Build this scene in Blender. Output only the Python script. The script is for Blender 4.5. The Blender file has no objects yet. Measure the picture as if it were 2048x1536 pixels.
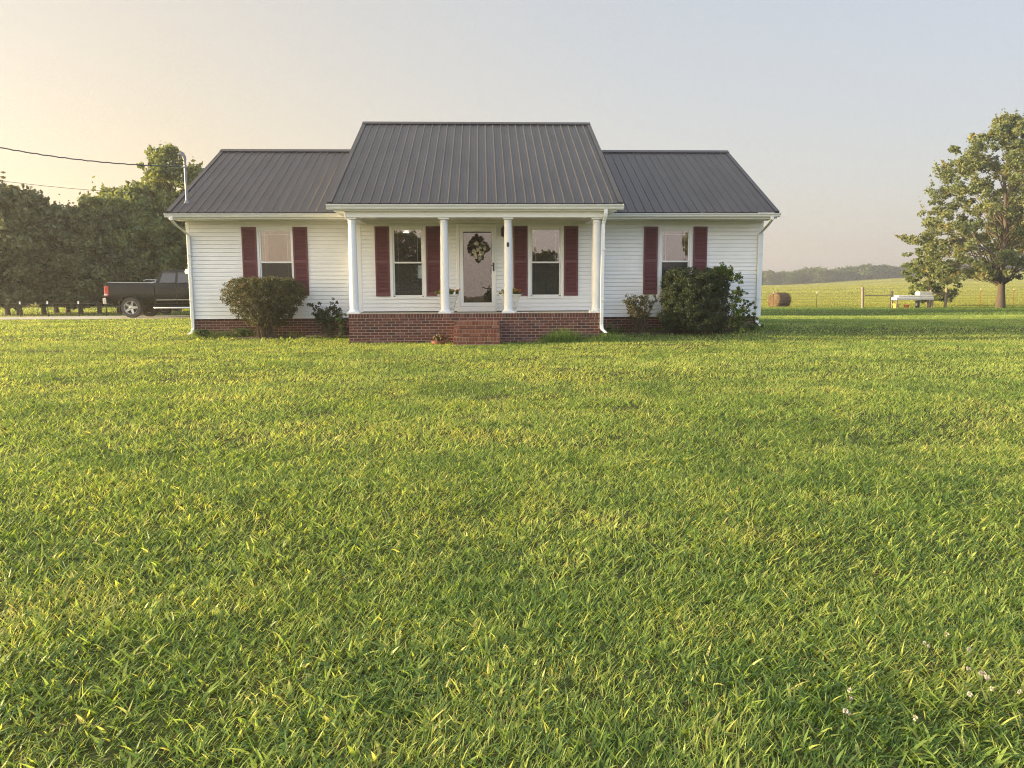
import bpy, math, random
import numpy as np
from mathutils import Vector, Matrix
R = math.radians
rng = np.random.default_rng(7)
random.seed(7)
SC = bpy.context.scene
COL = SC.collection

# ---------------------------------------------------------------- helpers
def tag(o, label=None, cat=None, group=None, kind=None):
    if label: o['label'] = label
    if cat: o['category'] = cat
    if group: o['group'] = group
    if kind: o['kind'] = kind
    return o

def empty(name, loc=(0, 0, 0), rz=0.0, parent=None):
    o = bpy.data.objects.new(name, None); COL.objects.link(o)
    o.empty_display_size = 0.3
    o.location = loc; o.rotation_euler = (0, 0, rz)
    if parent: o.parent = parent
    return o

def thing(name, label, cat, loc=(0, 0, 0), rz=0.0, group=None):
    return tag(empty(name, loc, rz), label, cat, group)

def origin_of(o):
    v = Vector((0, 0, 0))
    while o is not None:
        v += Vector(o.location); o = o.parent
    return v

def copy_tree(o, parent=None):
    c = o.copy(); COL.objects.link(c); c.parent = parent
    for ch in o.children:
        copy_tree(ch, c)
    return c

class MB:
    """collects polygons; build() links them as ONE mesh object"""
    def __init__(self): self.v = []; self.f = []; self.t = []; self.cur = 0.5
    def add(self, vs, fs):
        n = len(self.v); self.v += [tuple(p) for p in vs]; self.f += [tuple(i + n for i in f) for f in fs]
        self.t += [self.cur] * len(vs)
        return self
    def box(self, x0, x1, y0, y1, z0, z1, M=None):
        vs = [Vector(p) for p in ((x0, y0, z0), (x1, y0, z0), (x1, y1, z0), (x0, y1, z0), (x0, y0, z1), (x1, y0, z1), (x1, y1, z1), (x0, y1, z1))]
        if M is not None: vs = [M @ p for p in vs]
        return self.add(vs, [(0, 3, 2, 1), (4, 5, 6, 7), (0, 1, 5, 4), (1, 2, 6, 5), (2, 3, 7, 6), (3, 0, 4, 7)])
    def prism(self, pts, fn0, fn1):
        """polygon pts (2-tuples) between two mappings to 3-D"""
        n = len(pts)
        vs = [fn0(*p) for p in pts] + [fn1(*p) for p in pts]
        fs = [tuple(range(n))[::-1], tuple(range(n, 2 * n))] + [(i, (i + 1) % n, (i + 1) % n + n, i + n) for i in range(n)]
        return self.add(vs, fs)
    def extx(self, pts, x0, x1):      # pts in (y,z) extruded along x
        return self.prism(pts, lambda a, b: (x0, a, b), lambda a, b: (x1, a, b))
    def tube(self, path, rad, seg=8, caps=True):
        path = [Vector(p) for p in path]; n = len(path)
        rad = rad if isinstance(rad, (list, tuple)) else [rad] * n
        vs = []; up = Vector((0, 0, 1))
        for i, p in enumerate(path):
            d = (path[min(i + 1, n - 1)] - path[max(i - 1, 0)]).normalized()
            a = up if abs(d.dot(up)) < .95 else Vector((1, 0, 0))
            u = d.cross(a).normalized(); w = u.cross(d).normalized()
            for k in range(seg):
                t = 2 * math.pi * k / seg
                vs.append(p + (u * math.cos(t) + w * math.sin(t)) * rad[i])
        fs = [(i * seg + k, i * seg + (k + 1) % seg, (i + 1) * seg + (k + 1) % seg, (i + 1) * seg + k) for i in range(n - 1) for k in range(seg)]
        if caps: fs += [tuple(range(seg))[::-1], tuple(range((n - 1) * seg, n * seg))]
        return self.add(vs, fs)
    def lathe(self, prof, c=(0, 0, 0), seg=24, axis='z', caps=True):
        vs = []
        for r_, h_ in prof:
            for k in range(seg):
                t = 2 * math.pi * k / seg; a, b = r_ * math.cos(t), r_ * math.sin(t)
                q = (a, b, h_) if axis == 'z' else ((a, h_, b) if axis == 'y' else (h_, a, b))
                vs.append((c[0] + q[0], c[1] + q[1], c[2] + q[2]))
        n = len(prof)
        fs = [(i * seg + k, i * seg + (k + 1) % seg, (i + 1) * seg + (k + 1) % seg, (i + 1) * seg + k) for i in range(n - 1) for k in range(seg)]
        if caps: fs += [tuple(range(seg))[::-1], tuple(range((n - 1) * seg, n * seg))]
        return self.add(vs, fs)
    def build(self, name, mat, parent=None, world=True, smooth=False, bevel=0, seg=2, tint=False, recalc=True):
        me = bpy.data.meshes.new(name)
        off = origin_of(parent) if (world and parent is not None) else Vector((0, 0, 0))
        me.from_pydata([(p[0] - off.x, p[1] - off.y, p[2] - off.z) for p in self.v], [], self.f)
        if tint:
            at_ = me.attributes.new('tint', 'FLOAT', 'POINT'); at_.data.foreach_set('value', self.t)
        if recalc:
            import bmesh
            bm = bmesh.new(); bm.from_mesh(me); bmesh.ops.recalc_face_normals(bm, faces=bm.faces); bm.to_mesh(me); bm.free()
        if mat: me.materials.append(mat)
        if smooth:
            me.polygons.foreach_set('use_smooth', [True] * len(me.polygons))
            if smooth != 'all': me.set_sharp_from_angle(angle=R(40))
        me.update()
        o = bpy.data.objects.new(name, me); COL.objects.link(o)
        if parent: o.parent = parent
        if bevel:
            m = o.modifiers.new('b', 'BEVEL'); m.width = bevel; m.segments = seg; m.limit_method = 'ANGLE'; m.angle_limit = R(35)
        return o

def np_mesh(name, verts, quads, mat, parent=None, tint=None, smooth=False, tris=None, loc=(0, 0, 0)):
    """fast mesh from numpy arrays: verts (n,3), quads (m,4)"""
    me = bpy.data.meshes.new(name)
    nv = len(verts); me.vertices.add(nv); me.vertices.foreach_set('co', np.ascontiguousarray(verts, np.float32).ravel())
    nq = len(quads) if quads is not None else 0; nt = len(tris) if tris is not None else 0
    li = []; 
    if nq: li.append(np.asarray(quads, np.int32).ravel())
    if nt: li.append(np.asarray(tris, np.int32).ravel())
    li = np.concatenate(li); me.loops.add(len(li)); me.loops.foreach_set('vertex_index', li)
    me.polygons.add(nq + nt)
    st = np.concatenate([np.arange(nq) * 4, nq * 4 + np.arange(nt) * 3]).astype(np.int32)
    me.polygons.foreach_set('loop_start', st)
    if tint is not None:
        a = me.attributes.new('tint', 'FLOAT', 'POINT'); a.data.foreach_set('value', np.ascontiguousarray(tint, np.float32))
    me.update(calc_edges=True)
    if smooth: me.polygons.foreach_set('use_smooth', np.ones(nq + nt, bool))
    me.materials.append(mat)
    o = bpy.data.objects.new(name, me); COL.objects.link(o); o.location = loc
    if parent: o.parent = parent
    return o

# ---------------------------------------------------------------- materials
def newmat(name):
    m = bpy.data.materials.new(name); m.use_nodes = True
    nt = m.node_tree; b = nt.nodes['Principled BSDF']
    return m, nt, b
def setc(b, c): b.inputs['Base Color'].default_value = (*c, 1)
def mat(name, c, rough=.6, metal=0.0, noise=0.0, nscale=6.0, bump=0.0, bscale=60, spec=.5, coat=0, stretch=None):
    m, nt, b = newmat(name); setc(b, c)
    b.inputs['Roughness'].default_value = rough; b.inputs['Metallic'].default_value = metal
    b.inputs['Specular IOR Level'].default_value = spec; b.inputs['Coat Weight'].default_value = coat
    tc = nt.nodes.new('ShaderNodeTexCoord')
    src = tc.outputs['Object']
    if stretch:
        mp = nt.nodes.new('ShaderNodeMapping'); mp.inputs['Scale'].default_value = stretch
        nt.links.new(src, mp.inputs['Vector']); src = mp.outputs[0]
    if noise:
        n = nt.nodes.new('ShaderNodeTexNoise'); n.inputs['Scale'].default_value = nscale; n.inputs['Detail'].default_value = 6
        nt.links.new(src, n.inputs['Vector'])
        mr = nt.nodes.new('ShaderNodeMapRange'); mr.inputs['From Min'].default_value = .3; mr.inputs['From Max'].default_value = .7
        mr.inputs['To Min'].default_value = 1 - noise; mr.inputs['To Max'].default_value = 1 + noise
        nt.links.new(n.outputs['Fac'], mr.inputs['Value'])
        mx = nt.nodes.new('ShaderNodeVectorMath'); mx.operation = 'SCALE'; mx.inputs[0].default_value = c
        nt.links.new(mr.outputs[0], mx.inputs['Scale']); nt.links.new(mx.outputs[0], b.inputs['Base Color'])
    if bump:
        n2 = nt.nodes.new('ShaderNodeTexNoise'); n2.inputs['Scale'].default_value = bscale; n2.inputs['Detail'].default_value = 4
        nt.links.new(src, n2.inputs['Vector'])
        bp = nt.nodes.new('ShaderNodeBump'); bp.inputs['Strength'].default_value = bump; bp.inputs['Distance'].default_value = .01
        nt.links.new(n2.outputs['Fac'], bp.inputs['Height']); nt.links.new(bp.outputs[0], b.inputs['Normal'])
    return m
def ramp(nt, src, stops, interp='LINEAR'):
    r = nt.nodes.new('ShaderNodeValToRGB'); r.color_ramp.interpolation = interp
    e = r.color_ramp.elements
    while len(e) > 1: e.remove(e[-1])
    e[0].position = stops[0][0]; e[0].color = (*stops[0][1], 1)
    for p, c in stops[1:]:
        q = e.new(p); q.color = (*c, 1)
    nt.links.new(src, r.inputs[0]); return r.outputs[0]
def tintmat(name, stops, trans=0.0, rough=.55, bump=0, spec=.3):
    """colour from the per-piece tint attribute; trans = share of light passing through (leaves)"""
    m, nt, b = newmat(name)
    a = nt.nodes.new('ShaderNodeAttribute'); a.attribute_name = 'tint'
    c = ramp(nt, a.outputs['Fac'], stops)
    nt.links.new(c, b.inputs['Base Color']); b.inputs['Roughness'].default_value = rough; b.inputs['Specular IOR Level'].default_value = spec
    if trans:
        out = nt.nodes['Material Output']
        t = nt.nodes.new('ShaderNodeBsdfTranslucent'); 
        mul = nt.nodes.new('ShaderNodeMix'); mul.data_type = 'RGBA'; mul.blend_type = 'MULTIPLY'; mul.inputs['Factor'].default_value = 1
        nt.links.new(c, mul.inputs[6]); mul.inputs[7].default_value = (1.5, 1.35, .7, 1)
        nt.links.new(mul.outputs[2], t.inputs[0])
        mx = nt.nodes.new('ShaderNodeMixShader'); mx.inputs[0].default_value = trans
        nt.links.new(b.outputs[0], mx.inputs[1]); nt.links.new(t.outputs[0], mx.inputs[2]); nt.links.new(mx.outputs[0], out.inputs[0])
    if bump:
        tc = nt.nodes.new('ShaderNodeTexCoord')
        n2 = nt.nodes.new('ShaderNodeTexNoise'); n2.inputs['Scale'].default_value = 90; nt.links.new(tc.outputs['Object'], n2.inputs['Vector'])
        bp = nt.nodes.new('ShaderNodeBump'); bp.inputs['Strength'].default_value = bump; bp.inputs['Distance'].default_value = .006
        nt.links.new(n2.outputs['Fac'], bp.inputs['Height']); nt.links.new(bp.outputs[0], b.inputs['Normal'])
    return m
def glassmat(name, refl, tintc=(.8, .82, .8), rcol=(1, 1, 1)):
    m, nt, b = newmat(name); nt.nodes.remove(b); out = nt.nodes['Material Output']
    t = nt.nodes.new('ShaderNodeBsdfTransparent'); t.inputs[0].default_value = (*tintc, 1)
    g = nt.nodes.new('ShaderNodeBsdfGlossy'); g.inputs['Roughness'].default_value = .01; g.inputs[0].default_value = (*rcol, 1)
    tc = nt.nodes.new('ShaderNodeTexCoord'); n = nt.nodes.new('ShaderNodeTexNoise'); n.inputs['Scale'].default_value = 2.2
    nt.links.new(tc.outputs['Object'], n.inputs['Vector'])
    bp = nt.nodes.new('ShaderNodeBump'); bp.inputs['Strength'].default_value = .06; bp.inputs['Distance'].default_value = .02
    nt.links.new(n.outputs['Fac'], bp.inputs['Height']); nt.links.new(bp.outputs[0], g.inputs['Normal'])
    mx = nt.nodes.new('ShaderNodeMixShader'); mx.inputs[0].default_value = refl
    nt.links.new(t.outputs[0], mx.inputs[1]); nt.links.new(g.outputs[0], mx.inputs[2]); nt.links.new(mx.outputs[0], out.inputs[0])
    return m
def emit(name, c, s):
    m, nt, b = newmat(name); setc(b, c); b.inputs['Emission Color'].default_value = (*c, 1); b.inputs['Emission Strength'].default_value = s
    return m

M = {}
M['vinyl'] = mat('white_vinyl', (.80, .80, .79), .42, noise=.05, nscale=1.6, bump=.03, bscale=25)
M['trim'] = mat('white_trim', (.80, .80, .78), .38, noise=.02, nscale=4)
M['gutter'] = mat('white_gutter', (.74, .75, .74), .3, noise=.04, nscale=5)
M['column'] = mat('white_column_paint', (.74, .74, .74), .45, noise=.02, nscale=8)
M['ceiling'] = mat('porch_ceiling', (.62, .60, .52), .6, noise=.03)
M['shutter'] = mat('burgundy_shutter', (.125, .035, .042), .5, noise=.10, nscale=9)
M['roofmetal'] = mat('charcoal_roof_metal', (.050, .046, .048), .40, noise=.18, nscale=2.5, bump=.08, bscale=14, spec=.5, stretch=(1, .25, .25))
M['mortar'] = mat('brick_mortar', (.38, .28, .23), .9, noise=.12, nscale=14)
M['brick'] = tintmat('red_brown_brick', [(0, (.055, .034, .032)), (.3, (.090, .036, .030)), (.75, (.125, .046, .036)), (1, (.155, .082, .068))], rough=.85, bump=.5)
M['stepbrick'] = tintmat('rust_step_brick', [(0, (.105, .046, .032)), (.5, (.185, .068, .040)), (1, (.25, .12, .08))], rough=.85, bump=.5)
M['concrete'] = mat('porch_concrete', (.40, .37, .31), .85, noise=.08, nscale=10)
M['glass'] = glassmat('window_glass', .17, rcol=(.98, .80, .70))
M['doorglass'] = glassmat('storm_door_glass', .155, (.5, .52, .5), rcol=(.98, .80, .70))
M['room'] = mat('dark_room', (.13, .125, .11), .9, noise=.3, nscale=1.5)
M['innerdoor'] = mat('inner_door_paint', (.050, .055, .055), .6)
M['screen'] = glassmat('insect_screen', .38, (.9, .9, .9))
_n = M['screen'].node_tree; _g = [x for x in _n.nodes if x.type == 'BSDF_GLOSSY'][0]; _d = _n.nodes.new('ShaderNodeBsdfDiffuse'); _d.inputs[0].default_value = (.075, .078, .07, 1)
for l in list(_n.links):
    if l.from_node == _g: t_ = l.to_socket; _n.links.new(_d.outputs[0], t_)
M['black'] = mat('black_metal', (.018, .017, .017), .4)
M['galv'] = mat('galvanised_steel', (.20, .20, .21), .42, metal=.6, noise=.08, nscale=30)
M['cable'] = mat('grey_cable', (.07, .07, .075), .6)
M['planter'] = mat('white_planter_resin', (.56, .57, .56), .6, noise=.08, nscale=20, bump=.2)
M['terracotta'] = mat('terracotta', (.24, .10, .06), .85, noise=.15, nscale=25)
M['soil'] = mat('soil', (.055, .035, .022), .95, noise=.3, nscale=30)
M['plate'] = mat('white_plastic', (.78, .78, .76), .4)
M['curtain'] = mat('grey_curtain', (.42, .41, .38), .9, noise=.15, nscale=12, stretch=(6, 1, .2))
M['woodpost'] = mat('weathered_post_wood', (.22, .19, .15), .9, noise=.25, nscale=12, bump=.4, stretch=(4, 4, .6))
M['tpost'] = mat('green_post_steel', (.045, .05, .035), .7)
M['orangepost'] = mat('rusty_post_steel', (.30, .11, .04), .8)
M['posttip'] = mat('white_post_tip', (.80, .80, .76), .6)
M['wire'] = mat('fence_wire', (.16, .15, .14), .6, metal=.4)
M['gravel'] = mat('pale_gravel', (.44, .40, .33), .95, noise=.16, nscale=5, bump=.6, bscale=40)
M['paint'] = mat('black_truck_paint', (.003, .003, .0035), .12, spec=.36)
M['chrome'] = mat('chrome', (.75, .74, .72), .14, metal=1)
M['alloy'] = mat('alloy_rim', (.50, .50, .50), .3, metal=.7)
M['rubber'] = mat('tyre_rubber', (.055, .050, .045), .88, noise=.2, nscale=20, bump=.3)
M['carglass'] = mat('tinted_glass', (.035, .035, .040), .06, coat=1)
M['redlens'] = mat('red_lens', (.45, .03, .02), .25, coat=.6)
M['whitelens'] = mat('clear_lens', (.6, .6, .6), .2, coat=.6)
M['silver'] = mat('silver_blue_paint', (.30, .36, .44), .25, coat=1, metal=.2)
M['plasticblack'] = mat('black_plastic', (.022, .022, .022), .6)
M['whitebench'] = mat('white_bench_paint', (.75, .73, .68), .6, noise=.08)
M['yellowpl'] = mat('yellow_plastic', (.62, .46, .07), .5)
M['orangepl'] = mat('orange_plastic', (.50, .15, .05), .5)
M['bluepl'] = mat('dark_blue_plastic', (.02, .035, .055), .5)
M['bark'] = mat('tree_bark', (.085, .065, .048), .95, noise=.3, nscale=10, bump=.8, bscale=20, stretch=(3, 3, .5))
M['barkgrey'] = mat('grey_tree_bark', (.12, .105, .085), .95, noise=.3, nscale=10, bump=.8, bscale=20, stretch=(3, 3, .5))
M['stem'] = mat('brown_twigs', (.10, .075, .05), .9)
M['greenstem'] = mat('green_stem', (.09, .12, .04), .8)
M['leaf_right'] = tintmat('oak_leaves', [(0, (.085, .115, .055)), (.5, (.150, .185, .085)), (.85, (.225, .235, .105)), (1, (.28, .22, .09))], trans=.38)
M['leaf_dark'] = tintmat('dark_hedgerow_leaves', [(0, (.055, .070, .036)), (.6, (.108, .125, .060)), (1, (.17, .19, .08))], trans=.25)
M['leaf_green'] = tintmat('green_locust_leaves', [(0, (.062, .092, .038)), (.5, (.130, .172, .064)), (1, (.24, .27, .095))], trans=.38)
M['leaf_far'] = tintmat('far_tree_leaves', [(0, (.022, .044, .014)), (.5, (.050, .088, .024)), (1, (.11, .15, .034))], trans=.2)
M['leaf_bush'] = tintmat('boxwood_leaves', [(0, (.040, .046, .024)), (.5, (.080, .086, .040)), (.85, (.125, .12, .058)), (1, (.19, .13, .075))], trans=.25)
M['leaf_bushr'] = tintmat('dark_boxwood_leaves', [(0, (.026, .042, .018)), (.6, (.050, .068, .032)), (1, (.082, .105, .046))], trans=.22)
M['leaf_vine'] = tintmat('bright_vine_leaves', [(0, (.045, .085, .018)), (.6, (.085, .135, .028)), (1, (.28, .26, .06))], trans=.35)
M['leaf_weed'] = tintmat('broad_weed_leaves', [(0, (.040, .075, .022)), (.6, (.070, .115, .038)), (1, (.12, .17, .06))], trans=.3)
M['petalwhite'] = tintmat('cream_petals', [(0, (.62, .56, .40)), (1, (.82, .78, .62))], rough=.8)
M['petalred'] = tintmat('coral_petals', [(0, (.30, .03, .02)), (.5, (.48, .10, .05)), (1, (.45, .30, .05))], rough=.8)
M['wreathleaf'] = tintmat('wreath_leaves', [(0, (.030, .020, .014)), (.4, (.055, .045, .018)), (.75, (.09, .085, .03)), (1, (.13, .05, .03))], rough=.7)

# ---------------------------------------------------------------- camera
yaw, pitch, roll = R(2.112), R(6.822), R(-.236)
CH = 1.204; FPX = 1534.73
fw = Vector((math.sin(yaw) * math.cos(pitch), math.cos(yaw) * math.cos(pitch), -math.sin(pitch)))
rt = Vector((math.cos(yaw), -math.sin(yaw), 0)); up = rt.cross(fw)
rt, up = rt * math.cos(roll) + up * math.sin(roll), up * math.cos(roll) - rt * math.sin(roll)
cam = bpy.data.objects.new('camera', bpy.data.cameras.new('camera')); COL.objects.link(cam)
cam.matrix_world = Matrix(((rt.x, up.x, -fw.x, 0), (rt.y, up.y, -fw.y, 0), (rt.z, up.z, -fw.z, CH), (0, 0, 0, 1)))
cam.data.sensor_width = 36; cam.data.lens = FPX / 2048 * 36; cam.data.clip_end = 3000; cam.data.clip_start = .05
SC.camera = cam
def at(px, py, Y):
    """world point seen at photo pixel (px,py) at distance Y in front: used to read positions off the photo"""
    d = fw + rt * ((px - 1024) / FPX) - up * ((py - 768) / FPX)
    t = Y / d.y
    return Vector((d.x * t, Y, d.z * t + CH))

# ---------------------------------------------------------------- terrain
GY = [-200, 0, 6, 12, 17.8, 20.8, 26, 32, 38, 48, 62, 85, 130, 220, 380, 560]
GX = [-450, -120, -50, -22, -8, 0, 8, 20, 34, 60, 100, 139, 208, 330, 600]
GZ = []
for y in GY:
    row = []
    for x in GX:
        if y <= 0: z = -.26
        elif y <= 6: z = -.26 + .09 * y / 6
        elif y <= 12: z = -.17 + .10 * (y - 6) / 6
        elif y <= 17.8: z = -.07 + .06 * (y - 12) / 5.8
        elif y <= 20.8: z = {-22: .06, -8: .07, 0: .07, 8: .2, 20: .14}.get(x, .08)
        elif y <= 26: z = {-22: .14, -8: .16, 0: .15, 8: .2, 20: .12}.get(x, .10)
        elif y <= 32: z = {-50: .15, -22: .22, -8: .22, 0: .15, 8: .14, 20: .05}.get(x, .06)
        elif y <= 48: z = .2 if x < 0 else 0.0
        elif y <= 62: z = .2 if x < 0 else (-.10 if x < 45 else -.05)
        elif y <= 85: z = .3 if x < 0 else .0 + max(0, x - 30) * .006
        elif y <= 130: z = .6 if x < 0 else .45 + max(0, x - 40) * .010
        elif y <= 220: z = 1.3 if x < 0 else 1.75 + max(0, x - 70) * .018
        elif y <= 380: z = 2.2 if x < 0 else 3.95 + max(0, x - 139) * .052
        else: z = 2.6 if x < 0 else 4.2 + max(0, x - 200) * .03
        row.append(z)
    GZ.append(row)
GY = np.array(GY, float); GX = np.array(GX, float); GZ = np.array(GZ)
def _sm(t): return t * .5 + (t * t * (3 - 2 * t)) * .5
def ground(x, y):
    x = np.asarray(x, float); y = np.asarray(y, float)
    i = np.clip(np.searchsorted(GY, y) - 1, 0, len(GY) - 2); j = np.clip(np.searchsorted(GX, x) - 1, 0, len(GX) - 2)
    ty = _sm(np.clip((y - GY[i]) / (GY[i + 1] - GY[i]), 0, 1)); tx = _sm(np.clip((x - GX[j]) / (GX[j + 1] - GX[j]), 0, 1))
    z = (GZ[i, j] * (1 - ty) + GZ[i + 1, j] * ty) * (1 - tx) + (GZ[i, j + 1] * (1 - ty) + GZ[i + 1, j + 1] * ty) * tx
    z = z + .018 * np.sin(x * .9 + 1.3 * np.sin(y * .31)) * np.sin(y * 1.1 + x * .23) * np.exp(-((y - 9) / 14) ** 2)
    return z
def G(x, y): return float(ground(x, y))

def vnoise(x, y, s, seed=0):
    """smooth value noise 0..1"""
    r = np.random.default_rng(seed).random((97, 97))
    x = np.asarray(x) / s + 1000; y = np.asarray(y) / s + 1000
    xi = np.floor(x).astype(int); yi = np.floor(y).astype(int); fx = x - xi; fy = y - yi
    fx = fx * fx * (3 - 2 * fx); fy = fy * fy * (3 - 2 * fy)
    g = lambda a, b: r[a % 97, b % 97]
    return (g(xi, yi) * (1 - fx) + g(xi + 1, yi) * fx) * (1 - fy) + (g(xi, yi + 1) * (1 - fx) + g(xi + 1, yi + 1) * fx) * fy

def axis(segs):
    out = []
    for a, b, st in segs: out.append(np.arange(a, b, st))
    out.append([segs[-1][1]]); return np.concatenate(out)
ys = axis([(-200, -10, 10), (-10, 0, 1), (0, 50, .5), (50, 140, 3), (140, 560, 12)])
xs = axis([(-450, -60, 15), (-60, -24, 2), (-24, 30, .6), (30, 80, 2), (80, 600, 13)])
X, Y = np.meshgrid(xs, ys); Z = ground(X, Y)
nx, ny = len(xs), len(ys)
idx = np.arange(nx * ny).reshape(ny, nx)
q = np.stack([idx[:-1, :-1], idx[:-1, 1:], idx[1:, 1:], idx[1:, :-1]], -1).reshape(-1, 4)
gm, nt, b = newmat('lawn_soil')
tc = nt.nodes.new('ShaderNodeTexCoord')
n1 = nt.nodes.new('ShaderNodeTexNoise'); n1.inputs['Scale'].default_value = 9; n1.inputs['Detail'].default_value = 8; nt.links.new(tc.outputs['Object'], n1.inputs['Vector'])
c1 = ramp(nt, n1.outputs['Fac'], [(.25, (.045, .050, .018)), (.5, (.080, .092, .030)), (.75, (.12, .12, .045))])
n2 = nt.nodes.new('ShaderNodeTexNoise'); n2.inputs['Scale'].default_value = .5; n2.inputs['Detail'].default_value = 8; nt.links.new(tc.outputs['Object'], n2.inputs['Vector'])
c2 = ramp(nt, n2.outputs['Fac'], [(.3, (.15, .16, .035)), (.5, (.24, .235, .052)), (.7, (.19, .20, .046))])
sx = nt.nodes.new('ShaderNodeSeparateXYZ'); nt.links.new(tc.outputs['Object'], sx.inputs[0])
mr = nt.nodes.new('ShaderNodeMapRange'); mr.inputs['From Min'].default_value = 52; mr.inputs['From Max'].default_value = 66; nt.links.new(sx.outputs['Y'], mr.inputs['Value'])
mx = nt.nodes.new('ShaderNodeMix'); mx.data_type = 'RGBA'; nt.links.new(mr.outputs[0], mx.inputs['Factor']); nt.links.new(c1, mx.inputs[6]); nt.links.new(c2, mx.inputs[7])
nt.links.new(mx.outputs[2], b.inputs['Base Color']); b.inputs['Roughness'].default_value = .95; b.inputs['Specular IOR Level'].default_value = .1
bp = nt.nodes.new('ShaderNodeBump'); bp.inputs['Distance'].default_value = .15; nt.links.new(n1.outputs['Fac'], bp.inputs['Height']); nt.links.new(bp.outputs[0], b.inputs['Normal'])
g = np_mesh('ground', np.stack([X.ravel(), Y.ravel(), Z.ravel()], -1), q, gm, smooth=True)
tag(g, 'lawn soil and hay field around the house', kind='structure')

# gravel driveway: strip at the left behind the lawn, under the truck
def in_drive(x, y):
    c = 31.9 + (x + 16) * .04
    return (x < -8.5) & (np.abs(y - c - .9) < 2.0 + .25 * np.sin(x * .7) + .1 * np.sin(x * 2.3))
dv = []; dq = []
dx = np.arange(-60, -8.2, .8)
for i, x in enumerate(dx):
    c = 32.8 + (x + 16) * .04
    w = 2.0 + .25 * math.sin(x * .7) + .1 * math.sin(x * 2.3)
    for k in range(5):
        y = c + w * (k / 2 - 1); dv.append((x, y, G(x, y) + .02 + .015 * (1 - abs(k / 2 - 1))))
for i in range(len(dx) - 1):
    for k in range(4): dq.append((i * 5 + k, (i + 1) * 5 + k, (i + 1) * 5 + k + 1, i * 5 + k + 1))
d = np_mesh('driveway', np.array(dv), np.array(dq), M['gravel'], smooth=True)
tag(d, 'pale gravel driveway under the parked truck', kind='structure')

# ---------------------------------------------------------------- house
DM, DP, DF, DC = 20.771, 20.373, 18.49, 18.646
ZS = .528; ZP = .698
H = thing('house', 'white vinyl sided single storey house with charcoal metal roof and burgundy shutters', 'house', (-.1, 20.8, 0))

def siding(mb, x0, x1, z0, z1, y, z_base, ex=.1035):
    """horizontal lap siding facing -y, courses counted from z_base"""
    k = math.floor((z0 - z_base) / ex + 1e-6)
    while z_base + k * ex < z1 - 1e-4:
        a = z_base + k * ex; b_ = a + ex
        za, zb = max(a, z0), min(b_, z1)
        prof_ = [(a, y - .019), (a + ex * .80, y - .011), (a + ex * .86, y + .000), (b_, y + .002)]
        for (p0, f0), (p1, f1) in zip(prof_[:-1], prof_[1:]):
            q0, q1 = max(p0, z0), min(p1, z1)
            if q1 - q0 < 1e-4: continue
            g0 = f0 + (f1 - f0) * (q0 - p0) / (p1 - p0); g1 = f0 + (f1 - f0) * (q1 - p0) / (p1 - p0)
            mb.add([(x0, g0, q0), (x1, g0, q0), (x1, g1, q1), (x0, g1, q1)], [(0, 1, 2, 3)])
        if za == a: mb.add([(x0, y + .006, a), (x1, y + .006, a), (x1, y - .019, a), (x0, y - .019, a)], [(0, 1, 2, 3)])
        k += 1
def siding_holes(mb, x0, x1, z0, z1, y, zb, holes):
    holes = sorted(holes); x = x0
    for (a, b_, c, d_) in holes:
        siding(mb, x, a, z0, z1, y, zb)
        if c > z0: siding(mb, a, b_, z0, c, y, zb)
        if d_ < z1: siding(mb, a, b_, d_, z1, y, zb)
        x = b_
    siding(mb, x, x1, z0, z1, y, zb)

WINS = [(-5.965, -4.995, 1.10, 2.94, DM), (-2.433, -1.488, 1.045, 2.93, DP), (1.175, 2.125, 1.045, 2.925, DP), (4.745, 5.612, 1.10, 2.93, DM)]
DOOR = (-.69, .352, .70, 2.972)
WL, WR = -7.77, 7.56
w = MB()
siding_holes(w, WL + .09, -3.29, ZS, 3.10, DM, ZS, [WINS[0][:4]])
siding_holes(w, 2.98, WR - .09, ZS, 3.10, DM, ZS, [WINS[3][:4]])
siding_holes(w, -3.29 + .13, 2.98 - .12, ZP + .02, 3.12, DP, ZP + .02, [WINS[1][:4], (DOOR[0], DOOR[1], ZP, DOOR[3]), WINS[2][:4]])
# sides of the bump-out, gable ends, back wall (plain courses)
for xx, s in ((-3.29, 1), (2.98, -1)):
    w.box(xx + (.0 if s > 0 else -.01), xx + (.01 if s > 0 else 0), DP + .002, DM, ZP, 3.1)
wall = w.build('wall', M['vinyl'], H, recalc=False)
ge = MB()
for xx, s in ((WL, -1), (WR, 1)):
    z = ZS; ex = .1035
    yc = 24.46
    while z < 5.4:
        z2 = z + ex
        def lim(zz): 
            return (DM + .002, 28.15) if zz < 3.1 else (min(DM + .002 + (zz - 3.1) / .516, yc), max(28.15 - (zz - 3.1) / .516, yc))
        a0, a1 = lim(z); b0, b1 = lim(z2)
        ge.add([(xx + s * .016 - s * .0, a0, z), (xx + s * .016, a1, z), (xx + s * .003, b1, z2), (xx + s * .003, b0, z2)], [(0, 1, 2, 3)])
        ge.add([(xx, a0, z), (xx, a1, z), (xx + s * .016, a1, z), (xx + s * .016, a0, z)], [(0, 1, 2, 3)])
        z = z2
ge.box(WL, WR, 28.13, 28.15, .1, 3.1)
ge.build('gable_wall', M['vinyl'], H, recalc=False)
# corner posts / skirt trims
for x0, x1, y, z0, z1 in ((WL, WL + .09, DM, ZS - .01, 3.10), (WR - .09, WR, DM, ZS - .01, 3.10), (-3.29, -3.16, DP, ZP + .002, 3.0), (2.86, 2.98, DP, ZP + .002, 3.0)):
    MB().box(x0, x1, y - .024, y + .09, z0, z1).build('corner_trim', M['trim'], H, bevel=.004)

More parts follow.
